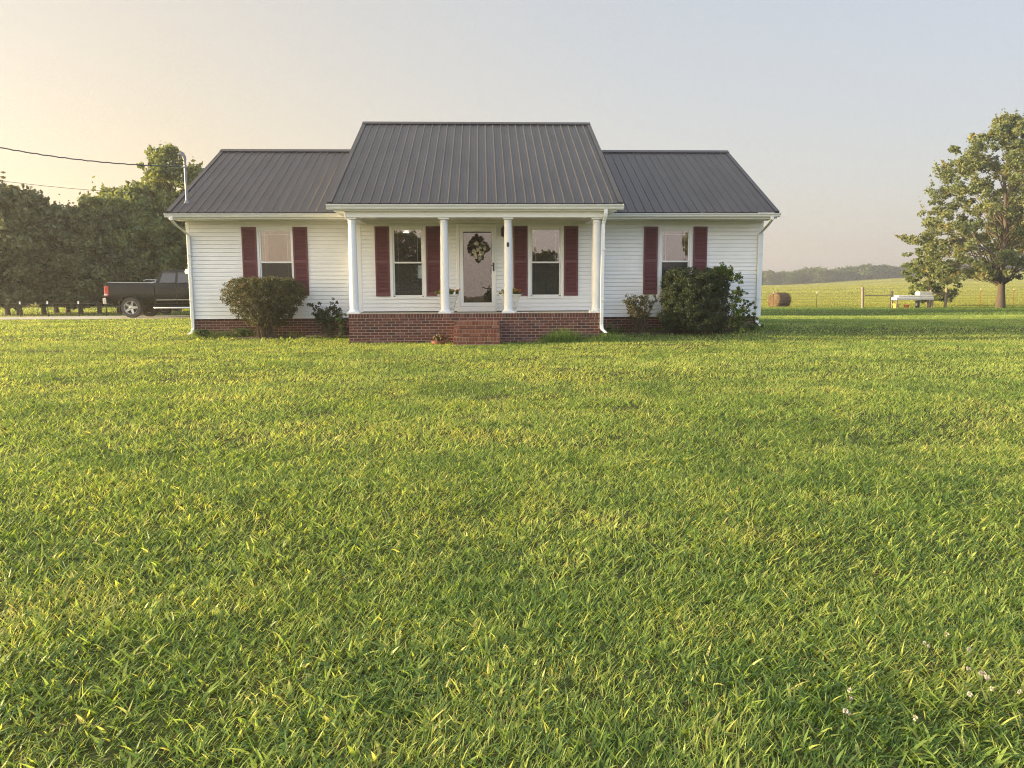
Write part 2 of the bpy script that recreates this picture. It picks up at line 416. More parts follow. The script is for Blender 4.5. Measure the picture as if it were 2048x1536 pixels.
# brick foundation + porch, real bricks
def bricks_front(mb, mo, x0, x1, z0, z1, y, face=-1, row=.0677, bl=.2032, j=.011, phase=0.0):
    """stretcher courses; face -1 faces -y"""
    mo.box(x0 + .004, x1 - .004, min(y, y + .09) + .005, y + .09, z0, z1 - .002)
    n = int(round((z1 - z0) / row))
    for r_ in range(n):
        zt = z1 - r_ * row; zb = max(zt - row + j, z0)
        if zt - zb < .01: continue
        x = x0 - (bl / 2 if (r_ % 2) else 0) - phase
        while x < x1 - .01:
            a, b_ = max(x, x0), min(x + bl - j, x1)
            if b_ - a > .02:
                mb.cur = float(np.clip(random.gauss(.5, .25), 0, 1))
                jy = random.uniform(-.0015, .0015)
                mb.box(a, b_, y + jy - .0, y + .08, zb, zt - .0)
            x += bl
def bricks_side(mb, mo, y0, y1, z0, z1, x, s):
    """courses on a wall facing s*x"""
    mo.box(min(x - s * .005, x - s * .09), max(x - s * .005, x - s * .09), y0 + .1, y1, z0, z1 - .002)
    n = int(round((z1 - z0) / .0677))
    for r_ in range(n):
        zt = z1 - r_ * .0677; zb = max(zt - .0677 + .011, z0)
        if zt - zb < .01: continue
        y = y0 + .096 - (.1016 if r_ % 2 else 0)
        while y < y1:
            a, b_ = max(y, y0 + .092), min(y + .192, y1)
            if b_ - a > .02:
                mb.cur = float(np.clip(random.gauss(.5, .25), 0, 1)); mb.box(min(x, x - s * .08), max(x, x - s * .08), a, b_, zb, zt)
            y += .2032
bm_, mo = MB(), MB()
bricks_front(bm_, mo, WL + .055, -3.0, -.05, ZS - .012, DM + .03)
bricks_front(bm_, mo, 2.7, WR - .03, -.05, ZS - .012, DM + .03, phase=.06)
bricks_side(bm_, mo, DM + .03, 28, -.05, ZS - .012, WL + .055, -1)
bricks_side(bm_, mo, DM + .03, 28, -.05, ZS - .012, WR - .03, 1)
f = bm_.build('foundation', M['brick'], H, tint=True, bevel=.003, seg=1)
mo.build('mortar', M['mortar'], f)
PX0, PX1 = -3.21, 2.86
pb, pm = MB(), MB()
bricks_front(pb, pm, PX0, PX1, -.12, ZP - .104, DF)
bricks_side(pb, pm, DF, DM, -.1, ZP - .104, PX0, -1)
bricks_side(pb, pm, DF, DM, -.1, ZP - .104, PX1, 1)
x = PX0
while x < PX1 - .02:     # rowlock cap course
    pb.cur = float(np.clip(random.gauss(.5, .28), 0, 1)); pb.box(x, min(x + .0605, PX1), DF - .004 + random.uniform(-.0015, .0015), DF + .19, ZP - .094, ZP + random.uniform(-.001, .001)); x += .0705
pm.box(PX0 + .003, PX1 - .003, DF + .003, DF + .18, ZP - .12, ZP - .005)
po = pb.build('porch_base', M['brick'], H, tint=True, bevel=.003, seg=1)
pm.build('mortar', M['mortar'], po)
MB().box(PX0 + .01, PX1 - .01, DF + .192, DM, .2, ZP - .006).build('porch_floor', M['concrete'], H)
# steps
SX0, SX1 = -.695, .383
for k, (zt, yf) in enumerate(((.523, 18.215), (.349, 17.94), (.176, 17.665))):
    sb, sm = MB(), MB()
    n = 15; bw = (SX1 - SX0) / n
    for i in range(n):
        sb.cur = float(np.clip(random.gauss(.5, .28), 0, 1))
        sb.box(SX0 + i * bw, SX0 + (i + 1) * bw - .0095, yf + random.uniform(-.003, .003), yf + .2, zt - .094, zt + random.uniform(-.002, .002))
    z0 = zt - .165 if k < 2 else -.1
    bl = .2032; x = SX0 - random.choice((0, .1))
    zz = zt - .104
    while zz > z0 + .02:
        x = SX0 - random.choice((0, .1))
        while x < SX1 - .01:
            sb.cur = float(np.clip(random.gauss(.4, .3), 0, 1)); sb.box(max(x, SX0), min(x + .193, SX1), yf + .004, yf + .2, max(zz - .057, z0), zz); x += bl
        zz -= .0677
    sm.box(SX0 + .004, SX1 - .004, yf + .009, DF - .002 - .0, z0 - .0, zt - .006)
    so = sb.build('step', M['stepbrick'], H, tint=True, bevel=.004, seg=1)
    sm.build('mortar', M['mortar'], so)

# roofs: ribbed metal
SL = .5163
def metal_roof(mb, x0, x1, ye, ze, yr, zr, xr0=None):
    """one slope from eave (ye,ze) to ridge (yr,zr) with ribs 9 in apart, thin sheet with thickness"""
    dy, dz = yr - ye, zr - ze; L = math.hypot(dy, dz); n = Vector((0, -dz / L, dy / L)) if dy > 0 else Vector((0, dz / L, -dy / L))
    prof = [(x0, .0)]
    x = x0 + .06; p = .2286
    while x < x1 - .03:
        prof += [(x - .020, 0), (x - .009, .019), (x + .009, .019), (x + .020, 0)]
        for t in (.076, .152):
            if x + t + .02 < x1: prof += [(x + t - .012, 0), (x + t, .0035), (x + t + .012, 0)]
        x += p
    prof.append((x1, 0))
    top0 = [Vector((a, ye, ze)) + n * h for a, h in prof]; top1 = [Vector((a, yr, zr)) + n * h for a, h in prof]
    bot0 = [v - n * .012 for v in (Vector((a, ye, ze)) + n * h for a, h in prof)]
    m_ = len(prof)
    mb.add(top0 + top1, [(i, i + 1, m_ + i + 1, m_ + i) for i in range(m_ - 1)])
    mb.add(top0 + bot0, [(i, i + 1, m_ + i + 1, m_ + i) for i in range(m_ - 1)])
    mb.add([Vector((x0, ye, ze)) - n * .012, Vector((x1, ye, ze)) - n * .012, Vector((x1, yr, zr)) - n * .012, Vector((x0, yr, zr)) - n * .012], [(0, 1, 2, 3)])
RL, RR = -7.955, 7.68
r_ = MB()
yr, zr = 24.462, 3.236 + (24.462 - 20.0) * SL
metal_roof(r_, RL, RR, 20.0, 3.236, yr, zr)
metal_roof(r_, RL, RR, 2 * yr - 20.0, 3.236, yr, zr)
mr_ = r_.build('main_roof', M['roofmetal'], H)
def rakes(par, x0, x1, ye, ze, yr_, zr_):
    for x, s in ((x0, -1), (x1, 1)):
        mb = MB()
        for sgn in (1, -1):
            ya = ye if sgn > 0 else 2 * yr_ - ye
            pts = [(ya, ze + .028), (yr_, zr_ + .028), (yr_, zr_ - .13), (ya, ze - .13)]
            mb.prism(pts, lambda a, b: (x - .004 * s - .075 * s if False else x - .07 * s, a, b) if False else (x - .012 * s, a, b), lambda a, b: (x + .012 * s, a, b))
            mb.prism([(ya, ze + .021), (yr_, zr_ + .021), (yr_, zr_ + .027), (ya, ze + .027)], lambda a, b: (x - .10 * s, a, b), lambda a, b: (x + .0 * s, a, b))
        mb.build('rake_trim', M['roofmetal'], par)
rakes(mr_, RL, RR, 20.0, 3.236, yr, zr)
rc = MB()
for s in (1, -1):
    rc.prism([(yr, zr + .05), (yr - s * .16, zr + .05 - .16 * SL), (yr - s * .165, zr + .035 - .165 * SL), (yr, zr + .035)], lambda a, b: (RL - .01, a, b), lambda a, b: (RR + .01, a, b))
rc.build('ridge_cap', M['roofmetal'], mr_)
PRL, PRR = -3.60, 3.312
pye, pze = 18.36, 3.276; pyr = 24.274; pzr = pze + (pyr - pye) * SL
r2 = MB()
metal_roof(r2, PRL, PRR, pye, pze, pyr, pzr)
metal_roof(r2, PRL, PRR, 2 * pyr - 19.8, pze + (19.8 - pye) * SL, pyr, pzr)
pr_ = r2.build('porch_roof', M['roofmetal'], H)
rakes(pr_, PRL, PRR, pye, pze, pyr, pzr)
rc = MB()
for s in (1, -1):
    rc.prism([(pyr, pzr + .05), (pyr - s * .16, pzr + .05 - .16 * SL), (pyr - s * .165, pzr + .035 - .165 * SL), (pyr, pzr + .035)], lambda a, b: (PRL - .01, a, b), lambda a, b: (PRR + .01, a, b))
rc.build('ridge_cap', M['roofmetal'], pr_)
# side walls under the raised porch roof
for x in (PRL + .28, PRR - .30):
    sw = MB(); sw.prism([(18.6, 3.10), (18.6, pze + .10 - .03), (pyr, pzr - .03), (28.9, pze + (19.8 - pye) * SL - .03), (28.9, 3.3), (24.4, zr - .02), (20.6, 3.3), (20.6, 3.10)], lambda a, b: (x, a, b), lambda a, b: (x + .02, a, b))
    sw.build('upper_side_wall', M['vinyl'], H)

# fascia, soffit, beam, ceiling
for xa, xb in ((RL + .02, -3.26), (2.95, RR - .02)):
    MB().box(xa, xb, 20.09, DM - .002, 3.085, 3.10).build('soffit', M['trim'], H)
    MB().box(xa - .005, xb, 20.06, 20.088, 3.075, 3.205).build('fascia', M['trim'], H)
fa = MB()
fa.box(PRL + .12, PRR - .14, 18.40, 18.43, 3.098, 3.25)
fa.box(PRL + .12, PRR - .14, 18.43, 18.50, 3.098, 3.112)
for x0, x1 in ((PRL + .12, -3.262), (2.942, PRR - .14)):   # overhang beside the beam
    fa.box(x0, x1, 18.50, 20.0, 3.098, 3.112)
fa.build('fascia', M['trim'], H)
be = MB()
be.box(-3.24, 2.92, 18.50, 18.78, 2.966, 3.13)
be.box(-3.24, -3.0, 18.782, DP + .02, 2.966, 3.13); be.box(2.68, 2.92, 18.782, DP + .02, 2.966, 3.13)
be.build('porch_beam', M['trim'], H, bevel=.004)
MB().box(-2.998, 2.678, 18.784, DP - .002, 3.05, 3.075).build('porch_ceiling', M['ceiling'], H)
# gutters (K style)
def gutter(x0, x1, yb, zt, h=.105, d_=.115):
    pts = [(yb, zt), (yb, zt - h), (yb - d_ * .55, zt - h), (yb - d_ * .68, zt - h * .82), (yb - d_ * .72, zt - h * .62), (yb - d_ * .95, zt - h * .28), (yb - d_, zt - h * .22), (yb - d_, zt - .012), (yb - d_ * .93, zt - .012), (yb - d_ * .93, zt - h * .2), (yb - d_ * .6, zt - h * .85), (yb - .01, zt - h * .88), (yb - .01, zt)]
    g_ = MB().extx(pts, x0, x1)
    for x in (x0, x1): g_.extx([(yb, zt), (yb, zt - h), (yb - d_ * .55, zt - h), (yb - d_ * .72, zt - h * .62), (yb - d_, zt - h * .22), (yb - d_, zt)], x - .004, x + .004)
    return g_.build('gutter', M['gutter'], H)
gutter(RL - .045, -3.245, 20.058, 3.212, h=.10)
gutter(2.925, RR + .035, 20.058, 3.216, h=.10)
gutter(PRL - .02, PRR + .01, 18.398, 3.252, h=.12, d_=.125)
# downspouts: flat rectangular tube along a path in the (x,y,z) world
def downspout(path, wx=.078, wy=.055, lab=None):
    mb = MB(); vs = []
    path = [Vector(p) for p in path]
    for p in path:
        vs += [p + Vector((-wx / 2, -wy / 2, 0)), p + Vector((wx / 2, -wy / 2, 0)), p + Vector((wx / 2, wy / 2, 0)), p + Vector((-wx / 2, wy / 2, 0))]
    fs = [(i * 4 + k, i * 4 + (k + 1) % 4, i * 4 + 4 + (k + 1) % 4, i * 4 + 4 + k) for i in range(len(path) - 1) for k in range(4)] + [(3, 2, 1, 0)]
    mb.add(vs, fs)
    o = mb.build('downspout', M['gutter'], H, bevel=.006)
    for z in (1.0, 2.2):
        st = MB(); st.box(path[3].x - wx / 2 - .012, path[3].x + wx / 2 + .012, path[3].y - wy / 2 - .003, path[3].y + wy / 2 + .02, z, z + .02)
        st.build('strap', M['gutter'], o)
    return o
downspout([(-7.83, 19.99, 3.12), (-7.83, 19.99, 3.04), (-7.80, 20.2, 2.93), (-7.70, 20.69, 2.74), (-7.70, 20.715, 2.68), (-7.70, 20.715, .30), (-7.71, 20.66, .20), (-7.75, 20.50, .14)])
downspout([(2.905, 18.335, 3.14), (2.905, 18.335, 3.04), (2.90, 18.36, 2.96), (2.88, 18.43, 2.86), (2.865, 18.45, 2.80), (2.845, 18.45, .42), (2.85, 18.42, .32), (2.93, 18.30, .23)], wx=.082)
downspout([(7.50, 19.99, 3.12), (7.50, 19.99, 3.04), (7.48, 20.2, 2.93), (7.45, 20.69, 2.74), (7.45, 20.715, 2.68), (7.45, 20.715, .40), (7.44, 20.66, .33), (7.48, 20.50, .28)])

# columns
for i, x in enumerate((-3.093, -.919, .606, 2.735)):
    zt = 2.966; zb = ZP + .002
    prof = [(.128, zb + .05), (.134, zb + .062), (.128, zb + .075), (.108, zb + .085)]
    for k in range(9):
        t = k / 8; prof.append((.106 - .016 * t ** 1.6, zb + .095 + t * (zt - .12 - zb - .095)))
    prof += [(.099, zt - .115), (.099, zt - .095), (.091, zt - .09), (.092, zt - .06), (.112, zt - .040)]
    cm = MB().lathe(prof, (x, DC, 0), 32)
    co = cm.build('column', M['column'], H, smooth=True)
    MB().box(x - .15, x + .15, DC - .15, DC + .15, zb, zb + .05).build('column_base', M['column'], co, bevel=.006)
    MB().box(x - .125, x + .125, DC - .125, DC + .125, zt - .040, zt - .001).build('capital', M['column'], co, bevel=.004)
# small oval house number plaque on third column
pl = MB().lathe([(.001, 0), (.026, 0), (.030, .006), (.026, .012), (.001, .012)], (0, 0, 0), 20, 'y')
p_ = pl.build('plaque', M['black'], H, world=False); p_.scale = (1, 1, 2.0); p_.location = (.60 + .1, 18.532 - 20.8, 2.33); p_.rotation_euler = (0, 0, 0)

# windows
def window(x0, x1, z0, z1, y, gx0, gx1, prairie_top=True, prairie_bottom=True, screen=True, curtain=False):
    wo = empty('window', (0, 0, 0), parent=H); wo.location = Vector(((x0 + x1) / 2, y, z0)) - Vector(H.location)
    zr_ = z0 + (z1 - z0) * .50 - .005
    gz0, gz1 = z0 + .095, z1 - .11
    f_ = MB()
    f_.box(x0, gx0 - .045, y - .035, y + .06, z0, z1); f_.box(gx1 + .045, x1, y - .035, y + .06, z0, z1)
    f_.box(gx0 - .045, gx1 + .045, y - .035, y + .06, gz1 + .045, z1); f_.box(gx0 - .045, gx1 + .045, y - .038, y + .06, z0, gz0 - .045)
    # outer J-trim lip
    f_.box(x0 - .018, x0, y - .022, y, z0 - .018, z1 + .018); f_.box(x1, x1 + .018, y - .022, y, z0 - .018, z1 + .018)
    f_.box(x0, x1, y - .022, y, z1, z1 + .018); f_.box(x0, x1, y - .022, y, z0 - .018, z0)
    f_.build('frame', M['trim'], wo, bevel=.004)
    for nm, a, b_, yy in (('upper_sash', zr_, gz1, y - .002), ('lower_sash', gz0, zr_, y + .018)):
        s = MB(); t = .035
        s.box(gx0 - .044, gx0, yy - .012, yy + .03, a - .02, b_ + .044); s.box(gx1, gx1 + .044, yy - .012, yy + .03, a - .02, b_ + .044)
        s.box(gx0, gx1, yy - .012, yy + .03, b_, b_ + .044) if nm == 'upper_sash' else s.box(gx0, gx1, yy - .012, yy + .03, a - .044, a)
        s.box(gx0, gx1, yy - .014, yy + .03, zr_ - .02, zr_ + .02) if nm == 'upper_sash' else s.box(gx0, gx1, yy - .012, yy + .03, zr_ - .02, zr_ + .018)
        so = s.build(nm, M['trim'], wo, bevel=.003)
        MB().box(gx0, gx1, yy + .010, yy + .014, a, b_).build('pane', M['glass'], so)
        mu = MB(); ins = .095
        for x in (gx0 + ins, gx1 - ins): mu.box(x - .006, x + .006, yy + .0145, yy + .020, a, b_)
        zz = b_ - ins if nm == 'upper_sash' else a + ins
        if (nm == 'upper_sash' and prairie_top) or (nm == 'lower_sash' and prairie_bottom): mu.box(gx0, gx1, yy + .0143, yy + .0202, zz - .006, zz + .006)
        mu.build('muntin', M['trim'], so)
        if nm == 'lower_sash' and screen:
            MB().box(gx0, gx1, y - .006, y - .005, a, zr_ - .02).build('insect_screen', M['screen'], so)
    if curtain:
        cu = MB()
        for s0, s1 in ((gx0 - .02, gx0 + .17), (gx1 - .12, gx1 + .02)):
            n = 14; pts = []
            for k in range(n + 1):
                x = s0 + (s1 - s0) * k / n; pts.append((x, y + .12 + .018 * math.sin(k * 2.1)))
            vs = [(p[0], p[1], z0 + .05) for p in pts] + [(p[0], p[1], z1) for p in pts]
            cu.add(vs, [(k, k + 1, n + 2 + k, n + 1 + k) for k in range(n)])
        cu.build('curtain', M['curtain'], wo)
window(*WINS[0], -5.846, -5.067, curtain=True)
window(*WINS[1], -2.302, -1.604, prairie_top=False)
window(*WINS[2], 1.298, 2.003, prairie_top=False)
window(*WINS[3], 4.83, 5.525, curtain=False)

def shutter(x0, x1, z0, z1, y):
    s = MB(); t = .045
    ya, yb = y - .045, y - .018
    s.box(x0, x0 + t, ya, yb, z0, z1); s.box(x1 - t, x1, ya, yb, z0, z1)
    s.box(x0 + t, x1 - t, ya + .001, yb, z0, z0 + .09); s.box(x0 + t, x1 - t, ya + .001, yb, z1 - .06, z1)
    zm = z0 + (z1 - z0) * .50
    s.box(x0 + t, x1 - t, ya + .001, yb, zm - .05, zm + .03)
    s.box(x0 + t, x1 - t, yb - .004, yb - .001, z0 + .09, z1 - .06)
    o = s.build('shutter', M['shutter'], H, bevel=.003)
    l = MB()
    for a, b_ in ((z0 + .09, zm - .05), (zm + .03, z1 - .06)):
        n = int((b_ - a) / .036)
        for k in range(n):
            z = a + (k + .5) * (b_ - a) / n
            l.prism([(yb - .005, z + .012), (ya + .004, z - .012), (ya + .004, z - .018), (yb - .005, z + .004)], lambda p, q_: (x0 + t, p, q_), lambda p, q_: (x1 - t, p, q_))
    l.build('louvres', M['shutter'], o)
for x0, x1, y in ((-6.335, -5.945, DM), (-5.002, -4.622, DM), (4.318, 4.698, DM), (5.658, 6.035, DM)):
    shutter(x0, x1, 1.136, 2.932, y)
for x0, x1, y in ((-2.80, -2.425, DP), (-1.475, -1.10, DP), (.80, 1.172, DP), (2.130, 2.503, DP)):
    shutter(x0, x1, 1.108, 2.912, y)

# front door: casing, storm door with full glass, inner door
dr = empty('front_door', (0, 0, 0), parent=H); dr.location = Vector((-.15, DP, ZP)) - Vector(H.location)
x0, x1, z0, z1 = DOOR
f_ = MB()
f_.box(x0, -.612, DP - .04, DP + .1, z0, z1); f_.box(.320, x1, DP - .04, DP + .1, z0, z1); f_.box(-.612, .320, DP - .04, DP + .1, 2.895, z1)
f_.box(-.612, .320, DP - .05, DP + .1, z0, .832)
f_.build('door_casing', M['trim'], dr, bevel=.004)
gx0, gx1, gz0, gz1 = -.512, .228, .937, 2.775
s = MB()
s.box(-.608, gx0, DP - .030, DP, .836, 2.891); s.box(gx1, .316, DP - .030, DP, .836, 2.891)
s.box(gx0, gx1, DP - .030, DP, gz1, 2.891); s.box(gx0, gx1, DP - .030, DP, .836, gz0)
st = s.build('storm_door', M['trim'], dr, bevel=.005)
MB().box(gx0, gx1, DP - .012, DP - .008, gz0, gz1).build('pane', M['doorglass'], st)
b2 = MB(); e = .008
b2.box(gx0, gx0 + e, DP - .020, DP - .014, gz0, gz1); b2.box(gx1 - e, gx1, DP - .020, DP - .014, gz0, gz1); b2.box(gx0 + e, gx1 - e, DP - .020, DP - .014, gz1 - .03, gz1); b2.box(gx0 + e, gx1 - e, DP - .020, DP - .014, gz0, gz0 + e)
b2.build('gasket', M['black'], st)
hd = MB(); hd.box(.258, .296, DP - .046, DP - .031, 1.755, 1.97); hd.tube([(.277, DP - .046, 1.90), (.277, DP - .085, 1.90), (.21, DP - .085, 1.895)], .009, 8)
hd.build('handle', M['black'], st, bevel=.006)
idd = MB(); idd.box(-.6, .31, DP + .055, DP + .095, .836, 2.89)
for a, b_ in ((-.50, -.20), (-.10, .21)):
    for c_, d_ in ((1.0, 1.55), (1.65, 2.2)): idd.box(a, b_, DP + .045, DP + .054, c_, d_)
idd.build('inner_door', M['innerdoor'], dr, bevel=.006)
# wall lantern
ln = MB(); lx, ly = .535, DP - .11
ln.box(lx - .03, lx + .03, DP - .035, DP - .018, 2.72, 2.90); ln.tube([(lx, DP - .03, 2.86), (lx, ly, 2.93), (lx, ly, 2.88)], .009, 6)
ln.lathe([(.005, 2.90), (.02, 2.88), (.072, 2.83), (.062, 2.822), (.058, 2.66), (.066, 2.655), (.02, 2.64), (.004, 2.625)], (lx, ly, 0), 6)
ln.build('wall_lantern', M['black'], H)
# small white flood light on the left gable wall
fl = MB().lathe([(.02, 0), (.06, .01), (.075, .06), (.055, .12), (.01, .14)], (WL - .085, 20.95, 1.72), 14); fl.box(WL - .085, WL - .0, 20.93, 20.97, 1.76, 1.80)
fl.build('flood_light', M['plate'], H, smooth=True)
# room behind the panes
rm = MB()
rm.add([(-7.6, 24.5, .5), (7.4, 24.5, .5), (7.4, 24.5, 3.05), (-7.6, 24.5, 3.05), (-7.6, 20.9, .5), (7.4, 20.9, .5), (7.4, 20.9, 3.05), (-7.6, 20.9, 3.05)], [(0, 1, 2, 3), (0, 4, 5, 1), (3, 2, 6, 7), (0, 3, 7, 4), (1, 5, 6, 2)])
for x in (-3.9, 3.4): rm.box(x, x + .1, 20.95, 24.4, .55, 3.0)
# inner leaf round the openings keeps daylight out of the wall cavity
def leaf(x0, x1, y0, y1, holes):
    x = x0
    for a, b_, c_, d_ in sorted(holes):
        rm.box(x, a, y0, y1, .5, 3.08); rm.box(a, b_, y0, y1, .5, c_); rm.box(a, b_, y0, y1, d_, 3.08); x = b_
    rm.box(x, x1, y0, y1, .5, 3.08)
leaf(WL + .02, -3.28, DM + .07, DM + .10, [WINS[0][:4]]); leaf(2.97, WR - .02, DM + .07, DM + .10, [WINS[3][:4]])
leaf(-3.28, 2.97, DP + .1, DP + .13, [WINS[1][:4], WINS[2][:4]])
room = rm.build('interior', M['room'], H, recalc=False)
for nm_, bx_ in (('sofa', (-2.9, -1.6, 23.6, 24.3, .6, 1.35)), ('cabinet', (1.0, 2.6, 22.6, 23.3, .6, 1.5)), ('armchair', (1.8, 2.3, 22.0, 22.5, .55, 1.5)), ('wardrobe', (-3.4, -3.0, 22, 22.6, .6, 2.4))):
    MB().box(*bx_).build(nm_, M['curtain'], room, bevel=.04)
Lm = emit('ceiling_light_glow', (1, .95, .85), 9)
for x, y in ((-1.92, 21.9), (-2.28, 23.4), (1.68, 21.35)):
    MB().lathe([(.001, 2.99), (.075, 2.99), (.075, 3.0), (.001, 3.0)], (x, y, 0), 16).build('ceiling_light', Lm, room)
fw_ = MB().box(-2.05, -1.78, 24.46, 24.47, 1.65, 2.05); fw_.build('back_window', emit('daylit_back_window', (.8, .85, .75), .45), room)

# service mast and its cables
ms = MB().tube([(-7.655, 20.62, 3.30), (-7.655, 20.62, 4.62)], .032, 14)
mast = ms.build('service_mast', M['galv'], H, smooth=True)
wh = MB().tube([(-7.655, 20.62, 4.62), (-7.665, 20.62, 4.70), (-7.70, 20.62, 4.755), (-7.76, 20.62, 4.775), (-7.815, 20.62, 4.75)], [.042, .047, .05, .046, .03], 12)
wh.build('weatherhead', M['galv'], mast, smooth=True)
fl2 = MB().lathe([(.10, 3.50), (.07, 3.56), (.04, 3.60)], (-7.655, 20.62, 0), 16); fl2.box(-7.74, -7.60, 20.575, 20.66, 4.42, 4.45); fl2.tube([(-7.70, 20.60, 4.43), (-7.79, 20.60, 4.44)], .012, 6)
fl2.build('clamp', M['galv'], mast)
lo = MB().tube([(-7.80, 20.62, 4.74), (-7.80, 20.60, 4.62), (-7.84, 20.58, 4.52), (-7.9, 20.55, 4.49)], .010, 6)
lo.tube([(-7.81, 20.64, 4.74), (-7.87, 20.62, 4.60), (-7.95, 20.6, 4.535)], .010, 6)
lo.build('service_loop', M['cable'], mast)

# ---------------------------------------------------------------- overhead cables
def cable(name, p0, p1, sag, r, label, twist=False):
    pts = []; n = 80
    for i in range(n + 1):
        t = i / n; p = p0.lerp(p1, t); p.z -= sag * 4 * t * (1 - t)
        if twist: p.z += .007 * math.sin(t * 190) ; p.y += .01 * math.cos(t * 190)
        pts.append(p)
    o = MB().tube(pts, r, 6).build(name, M['cable']); tag(o, label, 'cable'); return o
a = Vector((-7.79, 20.60, 4.46))
b_ = at(0, 295, 19.0); ext = a.lerp(b_, 2.4)
cable('power_cable', a, ext + Vector((0, 0, 1.28)), .55, .015, 'thick twisted service cable strung from the roof mast to the left', True)
p0 = at(270, 386, 38); p1 = at(-420, 292, 28)
cable('phone_cable', p0, p1, .25, .010, 'thin cable crossing the sky below the service cable')

# ---------------------------------------------------------------- foliage makers
def leaves_np(centers, n, spread, size, rg, tint_base=None, tint_var=.25, flat=.0, elong=1.7, patch=True):
    """n leaf quads (diamonds) gaussian around each centre. returns verts, quads, tint"""
    k = len(centers)
    sp = spread if np.ndim(spread) else np.full(k, spread)
    pw = sp ** 2; ci = rg.choice(k, n, p=pw / pw.sum())
    d_ = rg.normal(size=(n, 3)); d_ /= np.linalg.norm(d_, axis=1, keepdims=True) + 1e-9
    rr = rg.random(n) ** .45
    pos = centers[ci] + d_ * (rr * sp[ci])[:, None] * np.array([1, 1, 1 - flat])
    a_ = rg.normal(size=(n, 3)); a_ /= np.linalg.norm(a_, axis=1, keepdims=True)
    b2_ = rg.normal(size=(n, 3)); b2_ -= (b2_ * a_).sum(1, keepdims=True) * a_; b2_ /= np.linalg.norm(b2_, axis=1, keepdims=True)
    sz = size * (.6 + .8 * rg.random(n))
    u_ = a_ * (sz * elong * .5)[:, None]; v_ = b2_ * (sz * .5)[:, None]
    vs = np.empty((n, 4, 3)); vs[:, 0] = pos - u_; vs[:, 1] = pos + v_ - u_ * .1; vs[:, 2] = pos + u_; vs[:, 3] = pos - v_ - u_ * .1
    tb = (tint_base[ci] if tint_base is not None else .5) + rg.normal(size=n) * tint_var
    t = np.repeat(np.clip(tb, 0, 1), 4)
    return vs.reshape(-1, 3), np.arange(n * 4).reshape(n, 4), t

def limb(mb, p0, p1, r0, r1, rg, n=5, wob=.12, droop=0.0):
    pts = []; rs = []
    L = (p1 - p0).length
    for i in range(n + 1):
        t = i / n; p = p0.lerp(p1, t)
        if 0 < i < n: p = p + Vector(rg.normal(size=3)) * L * wob * .35
        p.z += L * .18 * math.sin(math.pi * t) - droop * t * t * L
        pts.append(p); rs.append(r0 * (1 - t) + r1 * t)
    mb.tube(pts, rs, 6, caps=False); return pts

